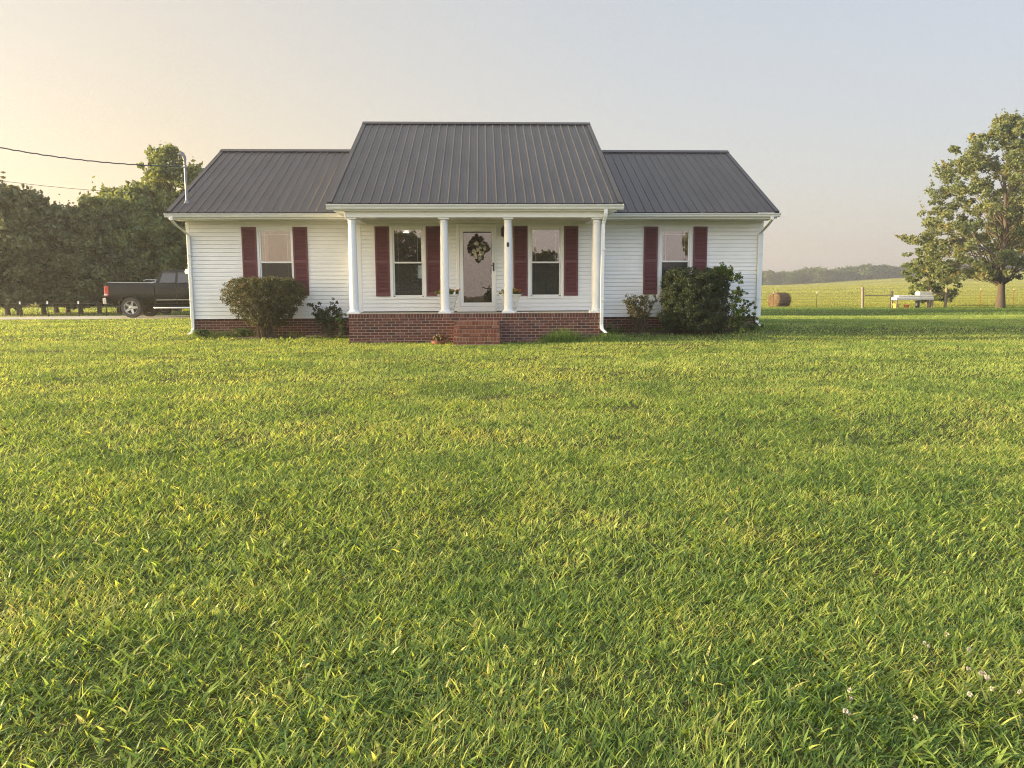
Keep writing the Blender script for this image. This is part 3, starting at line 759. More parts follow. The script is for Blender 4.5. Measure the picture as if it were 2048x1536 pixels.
def make_tree(name, label, cat, h, rx, crown_lo, leafmat, barkmat, seed, trunk_r=.2, n_clump=70, n_leaf=14000, leaf=.12, clump=(.35, .75), shape='round', fork=False, lean=0.0, group=None, trunk_parts=True, ragged=.25, top_narrow=1.0, gaps=0.0):
    rg = np.random.default_rng(seed)
    root = thing(name, label, cat, group=group)
    tr = MB()
    top = Vector((lean, 0, h * .9)); base = Vector((0, 0, -.15))
    n = 9; main = []; rs = []
    for i in range(n + 1):
        t = i / n; main.append(base.lerp(top, t) + Vector((rg.normal() * .03 * h * t * .6, rg.normal() * .03 * h * t * .6, 0)))
        rs.append(trunk_r * (1.35 if i == 0 else 1) * (1 - t * .93) + .01)
    tr.tube(main, rs, 9, caps=False)
    cs = []; sp = []; tb = []
    for i in range(n_clump):
        if shape == 'hedge':
            t = rg.random(); z = crown_lo + (h - crown_lo) * t; ra = rx * (1 - .45 * t ** 3) * (.25 + .75 * rg.random() ** .5)
        elif shape == 'oak':
            t = rg.random() ** 1.0; z = crown_lo + (h - crown_lo) * t
            ra = rx * float(np.interp(t, [0, .1, .28, .5, .75, .92, 1], [.62, .85, 1, .80, .58, .34, .08])) * (.15 + .85 * rg.random() ** .5) * (1 + ragged * rg.normal() * .3)
        elif shape == 'vase':
            t = rg.random() ** .8; z = crown_lo + (h - crown_lo) * t; ra = rx * (.35 + .65 * math.sin(math.pi * min(1, t * 1.05)) ** .6) * rg.random() ** .5
        else:
            t = rg.random() ** .85; z = crown_lo + (h - crown_lo) * t
            e_ = max(0.0, 1 - ((t - .36) / (.66 if t > .36 else .52)) ** 2) ** .5
            ra = rx * (e_ * .97 + .03) * (.2 + .8 * rg.random() ** .55) * (1 + ragged * rg.normal() * .35)
        az = rg.random() * 2 * math.pi
        r_c = (clump[0] + (clump[1] - clump[0]) * rg.random()) * (1.0 if t < .8 else .75)
        c_ = np.array([ra * math.cos(az) + lean * z / h, ra * math.sin(az), z - (r_c * .4 if z > h * .9 else 0)])
        cs.append(c_); sp.append(r_c); tb.append(.25 + .5 * rg.random())
        if i % 3 == 0:
            hb = max(crown_lo * .7, min(z - ra * .7, h * .85)); hb = max(hb, .12 * h)
            k = min(n, max(0, (hb + .15) / (h * .9 + .15) * n)); k0 = int(k)
            p0 = main[k0].lerp(main[min(n, k0 + 1)], k - k0)
            limb(tr, p0, Vector(c_), rs[k0] * .24, .008, rg)
    if fork:
        limb(tr, Vector((0, 0, .1)), Vector((rx * .5, .2, h * .75)), trunk_r * .8, .03, rg, 7, .06)
        limb(tr, Vector((0, 0, .1)), Vector((-rx * .5, -.2, h * .7)), trunk_r * .7, .03, rg, 7, .06)
    cs = np.array(cs)
    # sub-clumps make the outline uneven
    sub = []; ssp = []; stb = []
    for c_, s_c, t_c in zip(cs, sp, tb):
        for _ in range(5):
            d_ = rg.normal(size=3); d_ /= np.linalg.norm(d_); sub.append(c_ + d_ * s_c * (.85) * np.array([1, 1, .8])); ssp.append(s_c * (.45 + .5 * rg.random())); stb.append(t_c + rg.normal() * .1)
    for c_, s_c, t_c in zip(cs, sp, tb):       # leafy twigs reaching out of the crown
        if rg.random() < .5: continue
        o_ = np.array([c_[0], c_[1], (c_[2] - .45 * h) * .5 + .35 * rx]); o_ /= np.linalg.norm(o_) + 1e-6
        o_ = o_ + rg.normal(size=3) * .35; o_ /= np.linalg.norm(o_)
        L_ = s_c * (1.1 + 1.3 * rg.random())
        for k_ in range(4):
            sub.append(c_ + o_ * L_ * (.55 + .15 * k_) + np.array([0, 0, .06 * k_ * k_ * s_c])); ssp.append(s_c * (.30 - .055 * k_)); stb.append(t_c + .12)
    v, q_, t = leaves_np(np.array(sub), n_leaf, np.array(ssp), leaf, rg, np.array(stb), .14, flat=.25)
    tr.build('trunk', M[barkmat], root, smooth='all')
    np_mesh('crown', v, q_, M[leafmat], root, t)
    return root
def place(src, x, y, rz, s=1.0, sz=None, first=False, label=None, z=None):
    o = src if first else copy_tree(src)
    o.location = (x, y, (G(x, y) if z is None else z)); o.rotation_euler = (0, 0, rz); o.scale = (s, s, sz if sz else s)
    if label: o['label'] = label
    return o

# right-hand yard tree
t1 = make_tree('yard_tree', 'tall broad leafed tree with a thick trunk standing in the lawn by the fence', 'tree', 12.7, 6.5, 1.9, 'leaf_right', 'bark', 11, trunk_r=.25, n_clump=330, n_leaf=60000, leaf=.105, clump=(.24, .55), shape='oak', ragged=.20, lean=-.8)
place(t1, 35.7, 52, .6, first=True)
t2 = make_tree('yard_tree', 'taller tree at the right edge, mostly behind the broad tree', 'tree', 15.0, 5.6, 3.0, 'leaf_right', 'bark', 12, trunk_r=.4, n_clump=240, n_leaf=30000, leaf=.14, clump=(.3, .65), shape='oak', ragged=.3)
place(t2, 44.0, 58, 1.1, first=True)
t3 = make_tree('small_tree', 'small spiky topped tree behind the white bench in the fence line', 'tree', 5.4, 2.1, .5, 'leaf_green', 'bark', 13, trunk_r=.14, n_clump=130, n_leaf=13000, leaf=.12, clump=(.15, .38), ragged=.5, shape='oak')
place(t3, 36.6, 62, .2, first=True)
# left hedgerow
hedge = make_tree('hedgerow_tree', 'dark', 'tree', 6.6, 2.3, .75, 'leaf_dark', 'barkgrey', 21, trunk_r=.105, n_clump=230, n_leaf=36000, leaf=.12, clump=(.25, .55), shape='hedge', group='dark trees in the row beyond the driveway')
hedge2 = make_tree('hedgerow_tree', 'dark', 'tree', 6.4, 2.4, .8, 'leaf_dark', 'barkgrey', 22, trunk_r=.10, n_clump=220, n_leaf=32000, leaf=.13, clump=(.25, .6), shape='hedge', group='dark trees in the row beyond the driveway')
green = make_tree('leafy_tree', 'green', 'tree', 6.4, 2.7, .9, 'leaf_green', 'bark', 23, trunk_r=.10, n_clump=210, n_leaf=32000, leaf=.13, clump=(.25, .6), shape='hedge', group='leafy green trees behind the truck')
LT = [(hedge, 13, 37.1, 0, 1.02, .90, 'dark tree with a bare straight trunk at the left edge of the photo'),
      (hedge2, 38, 37.2, 1, .98, .92, 'dark tree in front of a white tipped post, second trunk from the left edge'),
      (hedge2, 86, 38.5, 2.2, .95, .82, 'dark tree between the second white tipped post and the third'),
      (hedge, 134, 41, 3.1, .96, .83, 'dark tree with a thick trunk just right of the forked tree'),
      (hedge2, 160, 38.6, 4.4, .88, .78, 'dark tree beside the white tipped post nearest the truck'),
      (hedge, 197, 38.5, 5.2, .86, .80, 'dark tree standing just left of the truck tail light'),
      (hedge, -45, 38.1, 2.4, 1.12, .98, 'dark tree at the far left end of the row, cut off by the photo edge'),
      (green, 237, 40, 0.4, .92, .90, 'leafy green tree directly above the truck bed'),
      (green, 285, 43, 2.5, 1.0, 1.03, 'leafy green tree behind the rear of the truck cab'),
      (green, 392, 47, 4.1, 1.18, 1.05, 'leafy green tree half hidden by the corner of the house')]
seen = set()
for src, px, D, rz, s, sz_, lab in LT:
    p = at(px, 600, D); place(src, p.x, D, rz, s, sz=sz_, first=src.name not in seen, label=lab); seen.add(src.name)
fk = make_tree('forked_tree', 'small tree with a forked leaning trunk among the dark row', 'tree', 4.8, 1.9, 1.0, 'leaf_dark', 'barkgrey', 24, trunk_r=.12, n_clump=60, n_leaf=13000, leaf=.12, shape='hedge', fork=True)
p = at(111, 600, 40.5); place(fk, p.x, 40.5, .3, first=True)
loc = make_tree('locust_tree', 'tall airy locust tree with a forked trunk rising behind the roof corner', 'tree', 9.0, 3.3, 2.4, 'leaf_green', 'bark', 25, trunk_r=.26, n_clump=190, n_leaf=24000, leaf=.13, clump=(.2, .5), fork=True, ragged=.3, shape='oak')
p = at(350, 600, 44); place(loc, p.x, 44, 1.0, 1.0, first=True)
# second row far behind, closes the gaps
far_l = [(-80, 60), (-20, 66), (45, 58), (100, 64), (165, 60), (225, 67), (290, 60), (350, 66), (420, 62), (500, 68)]
for i, (px, D) in enumerate(far_l):
    p = at(px, 600, D); place(hedge2, p.x, D, i * 1.3, 1.25, sz=.80 + .05 * (i % 3), label='dim tree in the second row seen between the nearer dark trees')
    COL.objects[-1]
for o in [o for o in COL.objects if o.get('label', '').startswith('dim tree')]: o['group'] = 'trees of the second row behind the hedgerow'
# distant treeline beyond the field
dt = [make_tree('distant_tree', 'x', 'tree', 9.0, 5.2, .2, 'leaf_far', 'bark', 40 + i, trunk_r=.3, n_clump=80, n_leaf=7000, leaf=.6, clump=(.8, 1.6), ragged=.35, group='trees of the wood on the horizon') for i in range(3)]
k = 0; rgd = np.random.default_rng(5)
Dl = 'rounded hazy tree in the wood on the horizon beyond the hay field'
for px in np.arange(1500, 2110, 9):
    D = 385 + rgd.normal() * 9; p = at(px, 560, D)
    s = .56 + .34 * vnoise(px, 0, 45, 3) + rgd.normal() * .07
    if 1500 < px < 1522: s *= .8
    if 1540 < px < 1552: continue
    place(dt[k % 3], p.x, D, rgd.random() * 6, s * 1.1, sz=s, first=k < 3, label=Dl); k += 1
for px in np.arange(600, 1500, 28):
    D = 400 + rgd.normal() * 9; p = at(px, 560, D); place(dt[k % 3], p.x, D, rgd.random() * 6, 1.3, sz=.9, label=Dl); k += 1
# trees across the road behind the photographer, mirrored in the panes
bk = [(4.2, -26, 1.2, .76, 0), (-6.6, -26, 1.1, 1.02, 1), (-21.8, -24, .9, 1.30, 2), (20.6, -28, .9, 1.30, 4), (14.2, -30, .8, .80, 3), (-29, -36, 1.2, 1.1, 5), (33, -34, 1.2, 1.1, 1)]
for i, (x, y, s, sz_, rz) in enumerate(bk):
    place(green, x, y, rz, s, sz=sz_, label='tree across the road, seen mirrored in the front windows')['group'] = 'trees mirrored in the windows'
for i in range(16):
    x = -75 + i * 10; place(hedge2, x, -62 + 3 * math.sin(i * 2.1), i, .62, sz=.5 + .12 * math.sin(i * 1.7), label='low tree far across the road, mirrored as a dark line in the door glass')['group'] = 'low trees mirrored in the door glass'

# ---------------------------------------------------------------- shrubs
def shrub(name, label, cat, x, y, fn, n_leaf, leaf, leafmat, seed, nst=40, elong=1.6, tb=None, clumps=240, cl=.11, rise=.02, stems=True):
    """fn(rg)-> local crown point; stems run from the foot to crown points"""
    rg = np.random.default_rng(seed)
    root = thing(name, label, cat, (x, y, G(x, y)))
    c_ = np.array([fn(rg) for _ in range(clumps)])
    v, q_, t = leaves_np(c_, n_leaf, cl, leaf, rg, np.clip(.3 + .4 * rg.random(clumps) + .1 * rg.normal(size=clumps), 0, 1), .2, elong=elong)
    sm_ = MB()
    for i in range(nst):
        p = Vector(c_[rg.integers(clumps)]); p0 = Vector((rg.normal() * .09, rg.normal() * .06, -.05))
        limb(sm_, p0, p * .97, .008, .003, rg, 5, .10)
    sm_.build('branches', M['stem'], root, world=False)
    np_mesh('foliage', v, q_, M[leafmat], root, t)
    return root
def bushL_fn(rg):
    # wide cup: narrow foot, flat rounded top
    t = rg.random(); z = .32 + 1.20 * t ** .62
    R_ = 1.05 * (.34 + .66 * min(1, ((z - .28) / .75)) ** .8) * (1 if z < 1.2 else max(.1, 1 - ((z - 1.2) / .46) ** 2) ** .5)
    a_ = rg.random() * 6.283; r_ = R_ * rg.random() ** .38
    return (r_ * math.cos(a_), r_ * .85 * math.sin(a_), z - .02 * abs(math.cos(a_)))
shrub('shrub', 'rounded twiggy brown green shrub spreading from a narrow foot under the left window', 'shrub', -5.58, 19.95, bushL_fn, 36000, .023, 'leaf_bush', 51, nst=95, clumps=900, cl=.075)
def bushR_fn(rg):
    z = .12 + 1.52 * rg.random()
    R_ = (.86 if z > .5 else .75 + .4 * z) * (1 if z < 1.3 else max(.1, 1 - ((z - 1.2) / .68) ** 2.6) ** .4)
    a_ = rg.random() * 6.283; r_ = R_ * rg.random() ** .3
    return (r_ * math.cos(a_), r_ * .8 * math.sin(a_), z)
shrub('shrub', 'large dense dark green clipped shrub in front of the right window', 'shrub', 5.50, 19.85, bushR_fn, 62000, .025, 'leaf_bushr', 52, nst=60, clumps=1100, cl=.085)
def vine_fn(rg):
    t = rg.random(); 
    if t < .6: a_ = rg.random(); return (-.05 + .65 * a_, -.2 + .1 * rg.normal(), 1.42 + .2 * math.sin(a_ * 3) + .07 * rg.normal())
    return (.45 + .35 * rg.random(), -.55 + .2 * rg.random(), .1 + 1.5 * rg.random())
shrub('vine', 'bright green vine with yellow leaves climbing over the dark clipped shrub', 'vine', 5.75, 19.70, vine_fn, 3000, .034, 'leaf_vine', 53, nst=25, clumps=110, cl=.07)
def spr_fn(rg):
    a_ = rg.random(); k_ = rg.integers(0, 9); ang = .25 + k_ * .13
    L_ = .30 + .70 * a_
    return (.05 + L_ * math.cos(ang) * (.9), -.1 + .15 * rg.normal() * .3, .1 + L_ * math.sin(ang) * 1.25 - .25 * (a_ ** 2) * math.cos(ang))
shrub('sapling', 'loose sapling with drooping sprays beside the right side of the clipped shrub', 'sapling', 6.35, 19.9, spr_fn, 1100, .030, 'leaf_vine', 54, nst=34, clumps=80, cl=.035, elong=2.6)
def small_fn(rg):
    a_ = rg.random() * 6.283; t = rg.random(); z = .3 + .68 * t; r_ = (.18 + .34 * t) * rg.random() ** .4
    return (r_ * math.cos(a_), r_ * .7 * math.sin(a_), z)
shrub('shrub', 'small sparse rose like shrub between the porch and the clipped shrub', 'shrub', 4.12, 20.15, small_fn, 3200, .028, 'leaf_bush', 55, nst=60, clumps=150, cl=.06)
def azal_fn(rg):
    k_ = rg.integers(0, 7); b0 = (-.42, -.22, -.08, .04, .18, .30, -.32)[k_]; hh = (1.02, .92, .70, .78, 1.0, .72, .62)[k_]
    t = rg.random() ** .7
    return (b0 * (.3 + .7 * t) + .05 * rg.normal(), .08 * rg.normal(), hh * (.25 + .75 * t))
shrub('shrub', 'upright leggy shrub against the white siding left of the porch', 'shrub', -4.03, 20.15, azal_fn, 2200, .034, 'leaf_bushr', 56, nst=40, clumps=130, cl=.05)
# broad leafed weed
def broad_plant(name, label, x, y, n, h, spread, size, seed, matn='leaf_weed', cat='plant'):
    rg = np.random.default_rng(seed); root = thing(name, label, cat, (x, y, G(x, y)))
    mb = MB(); st_ = MB()
    for i in range(n):
        t = rg.random() ** .7; a_ = rg.random() * 6.283; z = .06 + (h - .06) * t
        r0 = spread * (.25 + .75 * rg.random()) * (1 - .35 * t)
        b0 = Vector((rg.normal() * .03, rg.normal() * .03, z * .75)); d_ = Vector((math.cos(a_), math.sin(a_), .15)).normalized()
        L_ = size * (.6 + .7 * rg.random()); w_ = L_ * .42; side = Vector((-d_.y, d_.x, 0)).normalized()
        p0 = Vector((r0 * .35 * math.cos(a_), r0 * .35 * math.sin(a_), z)); mb.cur = float(rg.random())
        rows = []
        for k_ in range(6):
            u_ = k_ / 5; c_ = p0 + d_ * L_ * u_ + Vector((0, 0, -L_ * .55 * u_ * u_ + L_ * .12 * u_)); hw = w_ * .5 * math.sin(math.pi * min(1, u_ * .93 + .07)) ** .8 * (1 - .35 * u_) * 1.25 if k_ < 5 else .001
            rows.append((c_ - side * hw + Vector((0, 0, hw * .25)), c_, c_ + side * hw + Vector((0, 0, hw * .25))))
        vs = [p for r_ in rows for p in r_]
        mb.add(vs, [(k_ * 3 + j, k_ * 3 + j + 1, k_ * 3 + j + 4, k_ * 3 + j + 3) for k_ in range(5) for j in range(2)])
        st_.tube([b0 * .2 + Vector((0, 0, -.03)), b0, p0], [.008, .006, .004], 5)
    st_.build('stems', M['greenstem'], root, world=False)
    mb.build('foliage', M[matn], root, world=False, smooth='all', tint=True, recalc=False)
    return root
broad_plant('weed', 'broad leafed pokeweed with drooping leaves against the porch corner', -3.66, 19.95, 46, .62, .34, .22, 61, cat='weed')
broad_plant('ground_vine', 'low patch of heart shaped vine leaves at the left house corner', -7.35, 20.4, 70, .22, .75, .12, 62, cat='vine')
broad_plant('ground_vine', 'low vine leaves creeping under the twiggy shrub by the brick foundation', -6.25, 20.25, 90, .24, 1.0, .11, 63, cat='vine')
broad_plant('weed', 'small weeds growing at the foot of the clipped shrub', 6.75, 20.2, 60, .25, .6, .09, 64, cat='weed')
broad_plant('weed', 'low weeds at the right end of the brick foundation', 7.2, 20.35, 40, .18, .45, .08, 65, cat='weed')
broad_plant('weed', 'yellow green weed growing beside the porch downspout', 3.12, 18.75, 40, .42, .2, .08, 66, 'leaf_vine', cat='weed')

# ---------------------------------------------------------------- grass
# camera-side lawn, hay field: one object of blades each
def blades(name, x, y, L, W, lean, nseg, tint, mt, label, curl=.5, zoff=-.004, az=None):
    n = len(x); rg = np.random.default_rng(len(x))
    z = ground(x, y) + zoff
    az = rg.random(n) * 2 * np.pi if az is None else az
    d_ = np.stack([np.cos(az), np.sin(az), np.zeros(n)], 1)
    fa = az + np.pi / 2 + rg.normal(size=n) * .7
    s_ = np.stack([np.cos(fa), np.sin(fa), rg.normal(size=n) * .15], 1)
    base = np.stack([x, y, z], 1)
    V = []
    for k in range(nseg + 1):
        u_ = k / nseg
        th = lean * (1 + curl * u_ * 1.3)                     # angle from vertical grows along blade
        # integrate roughly
        um = u_ * .5
        thm = lean * (1 + curl * um * 1.3)
        c_ = base + d_ * (np.sin(thm) * L * u_)[:, None]; c_[:, 2] += np.cos(thm) * L * u_
        if k < nseg:
            w_ = W * (1 - .25 * abs(u_ - .3)) * (1 - u_ ** 3) * .5
            V += [c_ - s_ * w_[:, None], c_ + s_ * w_[:, None]]
        else: V += [c_]
    m = 2 * nseg + 1
    V = np.stack(V, 1).reshape(-1, 3)
    b0 = (np.arange(n) * m)[:, None]
    qs = []
    for k in range(nseg - 1): qs.append(b0 + np.array([[2 * k, 2 * k + 1, 2 * k + 3, 2 * k + 2]]))
    qs = np.concatenate(qs, 0) if qs else None
    tr_ = b0 + np.array([[2 * nseg - 2, 2 * nseg - 1, 2 * nseg]])
    o = np_mesh(name, V, qs, mt, None, np.repeat(tint, m), tris=tr_)
    tag(o, label, 'grass', kind='stuff'); return o

gr_stops = [(0, (.055, .118, .030)), (.3, (.138, .236, .055)), (.55, (.275, .385, .096)), (.78, (.465, .505, .150)), (.9, (.56, .48, .22)), (1, (.40, .28, .16))]
M['grass'] = tintmat('lawn_grass', gr_stops, trans=.50, rough=.45, spec=.4)
M['clover'] = tintmat('clover_leaves', [(0, (.050, .105, .028)), (1, (.12, .21, .06))], trans=.3)
M['hay'] = tintmat('hay_stubble', [(0, (.14, .170, .036)), (.5, (.25, .275, .060)), (1, (.37, .360, .090))], trans=.4)

DIRT = [(-11.6, 17.0, 1.6, .45), (-13.6, 16.2, .9, .3), (-9.4, 16.6, .9, .25), (3.9, 17.3, 1.3, .3), (4.9, 17.0, .6, .2), (.75, 14.2, .35, .2), (.2, 9.6, .22, .16), (-.6, 17.1, .25, .18), (-2.4, 16.4, .3, .15), (1.9, 16.3, .3, .2), (-.2, 8.1, .18, .12), (6.2, 15.2, .5, .2), (-6.0, 15.0, .4, .2), (1.3, 12.4, .25, .12)]
_r = np.random.default_rng(44)
DIRT += [(_r.uniform(-.55, .62) * yy, yy, _r.uniform(.10, .34), _r.uniform(.06, .16)) for yy in _r.uniform(5.5, 17, 46)]
def dirt(x, y):
    m = np.zeros(len(x))
    for a_, b2_, c_, d_ in DIRT:
        m = np.maximum(m, np.exp(-(((x - a_) / c_) ** 2 + ((y - b2_) / d_) ** 2)))
    return m
BEDS = [(-5.55, 20.25, .95, .48), (-4.2, 20.5, .8, .3), (5.45, 20.2, 1.0, .5), (4.1, 20.4, .5, .28)]
def keep(x, y, thin=0.0):
    k_ = ~((x > WL + .03) & (x < WR - .03) & (y > DM - .0) & (y < 28.2))
    k_ &= ~((x > PX0 - .01) & (x < PX1 + .01) & (y > DF - .03) & (y < DM + .1))
    k_ &= ~((x > SX0 - .02) & (x < SX1 + .02) & (y > 17.62) & (y < DF))
    k_ &= ~in_drive(x, y)
    for a_, b2_, c_, d_ in BEDS: k_ &= ((x - a_) / c_) ** 2 + ((y - b2_) / d_) ** 2 > .8 + .4 * vnoise(x, y, .12, 50)
    return k_
def scatter(y0, y1, dens, xl, xr, rg, mx=.9):
    """area-uniform in the trapezoid xl(y)..xr(y)"""
    N = 0; ys_ = []; xs_ = []
    st_ = np.linspace(y0, y1, 41)
    for a_, b2_ in zip(st_[:-1], st_[1:]):
        m_ = (a_ + b2_) / 2; l, r_ = xl(m_), xr(m_); n = int((b2_ - a_) * (r_ - l) * dens)
        ys_.append(rg.uniform(a_, b2_, n)); xs_.append(rg.uniform(l, r_, n))
    return np.concatenate(xs_), np.concatenate(ys_)
def lawn_tint(x, y, rg, n):
    p = .50 + .20 * (vnoise(x, y, 1.1, 1) - .5) + .32 * (vnoise(x, y, .38, 2) - .5) + .14 * (vnoise(x * .25, y, .8, 4) - .5) + .03 * np.sin((y * 1.0 + .18 * x) * 2.9)
    return p
XL = lambda y: -.66 * y - 4.5; XR = lambda y: .74 * y + 4.5
rg = np.random.default_rng(3)
BANDS = [  # y0,y1,density,len,width,segs
    (1.5, 3.6, 8200, .056, .0048, 3), (3.6, 6.5, 4400, .058, .0058, 3), (6.5, 11, 1900, .062, .0066, 2), (11, 19.5, 900, .066, .0088, 2), (19.5, 36, 250, .075, .015, 2)]
ax, ay, aL, aW, aS, aT = [], [], [], [], [], []
for bi, (y0, y1, dens, L0, W0, sg) in enumerate(BANDS):
    xl = XL if y0 < 19 else (lambda y: -.72 * y - 4)
    x, y = scatter(y0, y1, dens, xl, XR if y0 < 19 else (lambda y: .76 * y + 5), rg)
    tuft = vnoise(x, y, .16, 8) * .5 + vnoise(x, y, .5, 9) * .3 + vnoise(x * .3, y, .45, 10) * .25
    dm = dirt(x, y) if y0 > 5 else np.zeros(len(x))
    k_ = keep(x, y) & (rg.random(len(x)) > dm * .8) & (rg.random(len(x)) < .7 + .6 * tuft) & ((rg.random(len(x)) < .42) | ((x > -.64 * y - 1.0) & (x < .72 * y + 1.0)))
    x, y, tuft, dm = x[k_], y[k_], tuft[k_], dm[k_]; n = len(x)
    L = L0 * (.42 + .5 * rg.random(n) + .55 * tuft ** 1.5); W = W0 * (.45 + 1.0 * rg.random(n) ** 1.3)
    big = rg.random(n) < .09 * (tuft > .35)      # broad crabgrass blades
    W = np.where(big, np.maximum(W * 2.3, .0075), W); L = np.where(big, L * 1.15, L)
    t = np.clip(lawn_tint(x, y, rg, n) + rg.normal(size=n) * (.19, .18, .15, .11, .08)[bi] + (.0, .0, .04, .06, .06)[bi], 0, .82 if bi < 3 else .72)
    dead = rg.random(n) < (.05 if bi < 3 else .02) + .5 * dm; t = np.where(dead, .86 + .14 * rg.random(n), t)
    # long unmown fringe by the porch
    fringe = (y > 18.05) & (y < 18.47) & (x > 1.2) & (x < 3.3)
    L = np.where(fringe, L * 2.6, L)
    lean = np.abs(rg.normal(size=n)) * .38 + .28 + .3 * rg.random(n)
    lean = np.where(big, lean * 1.1, lean); lean = np.where(dead, 1.1, lean)
    az = rg.random(n) * 6.283
    bl_ = rg.random(n) < .35; az = np.where(bl_, .35 + rg.normal(size=n) * .5 + 2 * (vnoise(x, y, .8, 12) - .5), az)
    blades('grass', x, y, L, W, np.clip(lean, 0, 1.35), sg, t, M['grass'], ('mown green lawn grass nearest the camera' if bi == 0 else 'mown green lawn grass across the front yard'), az=az)
# unmown tufts by the porch wall
x = rg.uniform(1.35, 3.5, 2600); y = rg.uniform(18.1, 18.46, 2600); w_ = np.exp(-((x - 1.9) / .5) ** 2) + .45 * np.exp(-((x - 3.0) / .35) ** 2)
k_ = rg.random(2600) < w_; x, y, w_ = x[k_], y[k_], w_[k_]
blades('long_grass', x, y, .16 + .28 * rg.random(len(x)) * np.clip(w_, .3, 1), np.full(len(x), .006), .12 + .25 * rg.random(len(x)), 3, rg.uniform(.0, .45, len(x)), M['grass'], 'long unmown grass fringe against the right part of the brick porch')
x = rg.uniform(WL, WR + .6, 5200); y = DM - .02 - np.abs(rg.normal(size=5200)) * .22; k_ = keep(x, y) & (y > 20.0) ; x, y = x[k_], y[k_]
blades('long_grass', x, y, .08 + .16 * rg.random(len(x)), np.full(len(x), .007), .2 + .35 * rg.random(len(x)), 2, rg.uniform(.0, .5, len(x)), M['grass'], 'uneven grass along the brick foundation')
# clover
x, y = scatter(1.6, 8, 900, XL, XR, rg); w_ = vnoise(x, y, .55, 30) + .3 * (x > 1)
k_ = (rg.random(len(x)) < np.clip((w_ - .45) * 2.2, 0.03, 1)); x, y = x[k_], y[k_]; n = len(x)
z = ground(x, y) + rg.uniform(.012, .042, n)
V = []
a0 = rg.random(n) * 6.283; sz = rg.uniform(.006, .010, n)
for j in range(3):
    a_ = a0 + j * 2.094; dx_, dy_ = np.cos(a_), np.sin(a_); tl = rg.normal(size=n) * .25
    c0 = np.stack([x, y, z], 1); dd = np.stack([dx_, dy_, tl], 1) * sz[:, None]; ss = np.stack([-dy_, dx_, np.zeros(n)], 1) * sz[:, None] * .62
    V += [c0, c0 + dd * .8 + ss, c0 + dd * 1.35, c0 + dd * .8 - ss]
V = np.stack(V, 1).reshape(-1, 3); nq_ = n * 3
tag(np_mesh('clover', V, np.arange(nq_ * 4).reshape(-1, 4), M['clover'], None, np.repeat(rg.random(nq_), 4)), 'patches of clover leaves low in the front lawn', 'clover', kind='stuff')
# broad blades of crabgrass close up
x, y = scatter(1.6, 9.5, 240, XL, XR, rg); k_ = rg.random(len(x)) < np.clip(vnoise(x, y, .45, 31) * 1.7 - .25, 0.08, 1); x, y = x[k_], y[k_]
rep = rg.integers(2, 6, len(x)); x = np.repeat(x, rep) + rg.normal(size=rep.sum()) * .012; y = np.repeat(y, rep) + rg.normal(size=rep.sum()) * .012; n = len(x)
blades('crabgrass', x, y, rg.uniform(.045, .10, n), rg.uniform(.007, .0135, n), np.clip(.45 + .45 * rg.random(n), 0, 1.2), 4, np.clip(.45 + .22 * rg.normal(size=n), .1, .84), M['grass'], 'broad bladed crabgrass tufts in the near lawn', curl=.8)
# hay field in the distance
RL_ = lambda y: .30 * y; RR_ = lambda y: .80 * y + 4
x, y = scatter(36, 60, 46, lambda y: .28 * y, RR_, rg); n = len(x)
blades('grass', x, y, rg.uniform(.06, .12, n), np.full(n, .035), rg.uniform(.3, .8, n), 1, np.clip(.36 + .3 * (vnoise(x, y * 3, 6, 5) - .5) + .1 * rg.normal(size=n), 0, 1) * .8, M['grass'], 'mown grass between the house and the field fence')
x, y = scatter(36, 60, 22, lambda y: -.80 * y, lambda y: -.2 * y, rg); n = len(x)
blades('grass', x, y, rg.uniform(.10, .18, n), np.full(n, .04), rg.uniform(.3, .8, n), 1, np.clip(.55 + .1 * rg.normal(size=n), 0, 1), M['grass'], 'rough grass under the row of trees beyond the driveway')
for y0, y1, dn, L0, W0 in ((58, 130, 42, .12, .085), (130, 395, 5.5, .24, .34)):
    x, y = scatter(y0, y1, dn, RL_, RR_, rg); n = len(x)
    row = .5 + .5 * np.sin((y + .12 * x) * (.42 if y0 < 100 else .16) + 1.5 * vnoise(x, y, 25, 6))
    blades('hay_stubble', x, y, L0 * rg.uniform(.5, 1.0, n), np.full(n, W0), rg.uniform(.1, .6, n), 1, np.clip(.32 + .28 * row + .05 * rg.normal(size=n), 0, 1), M['hay'], 'yellow green cut hay field behind the fence')
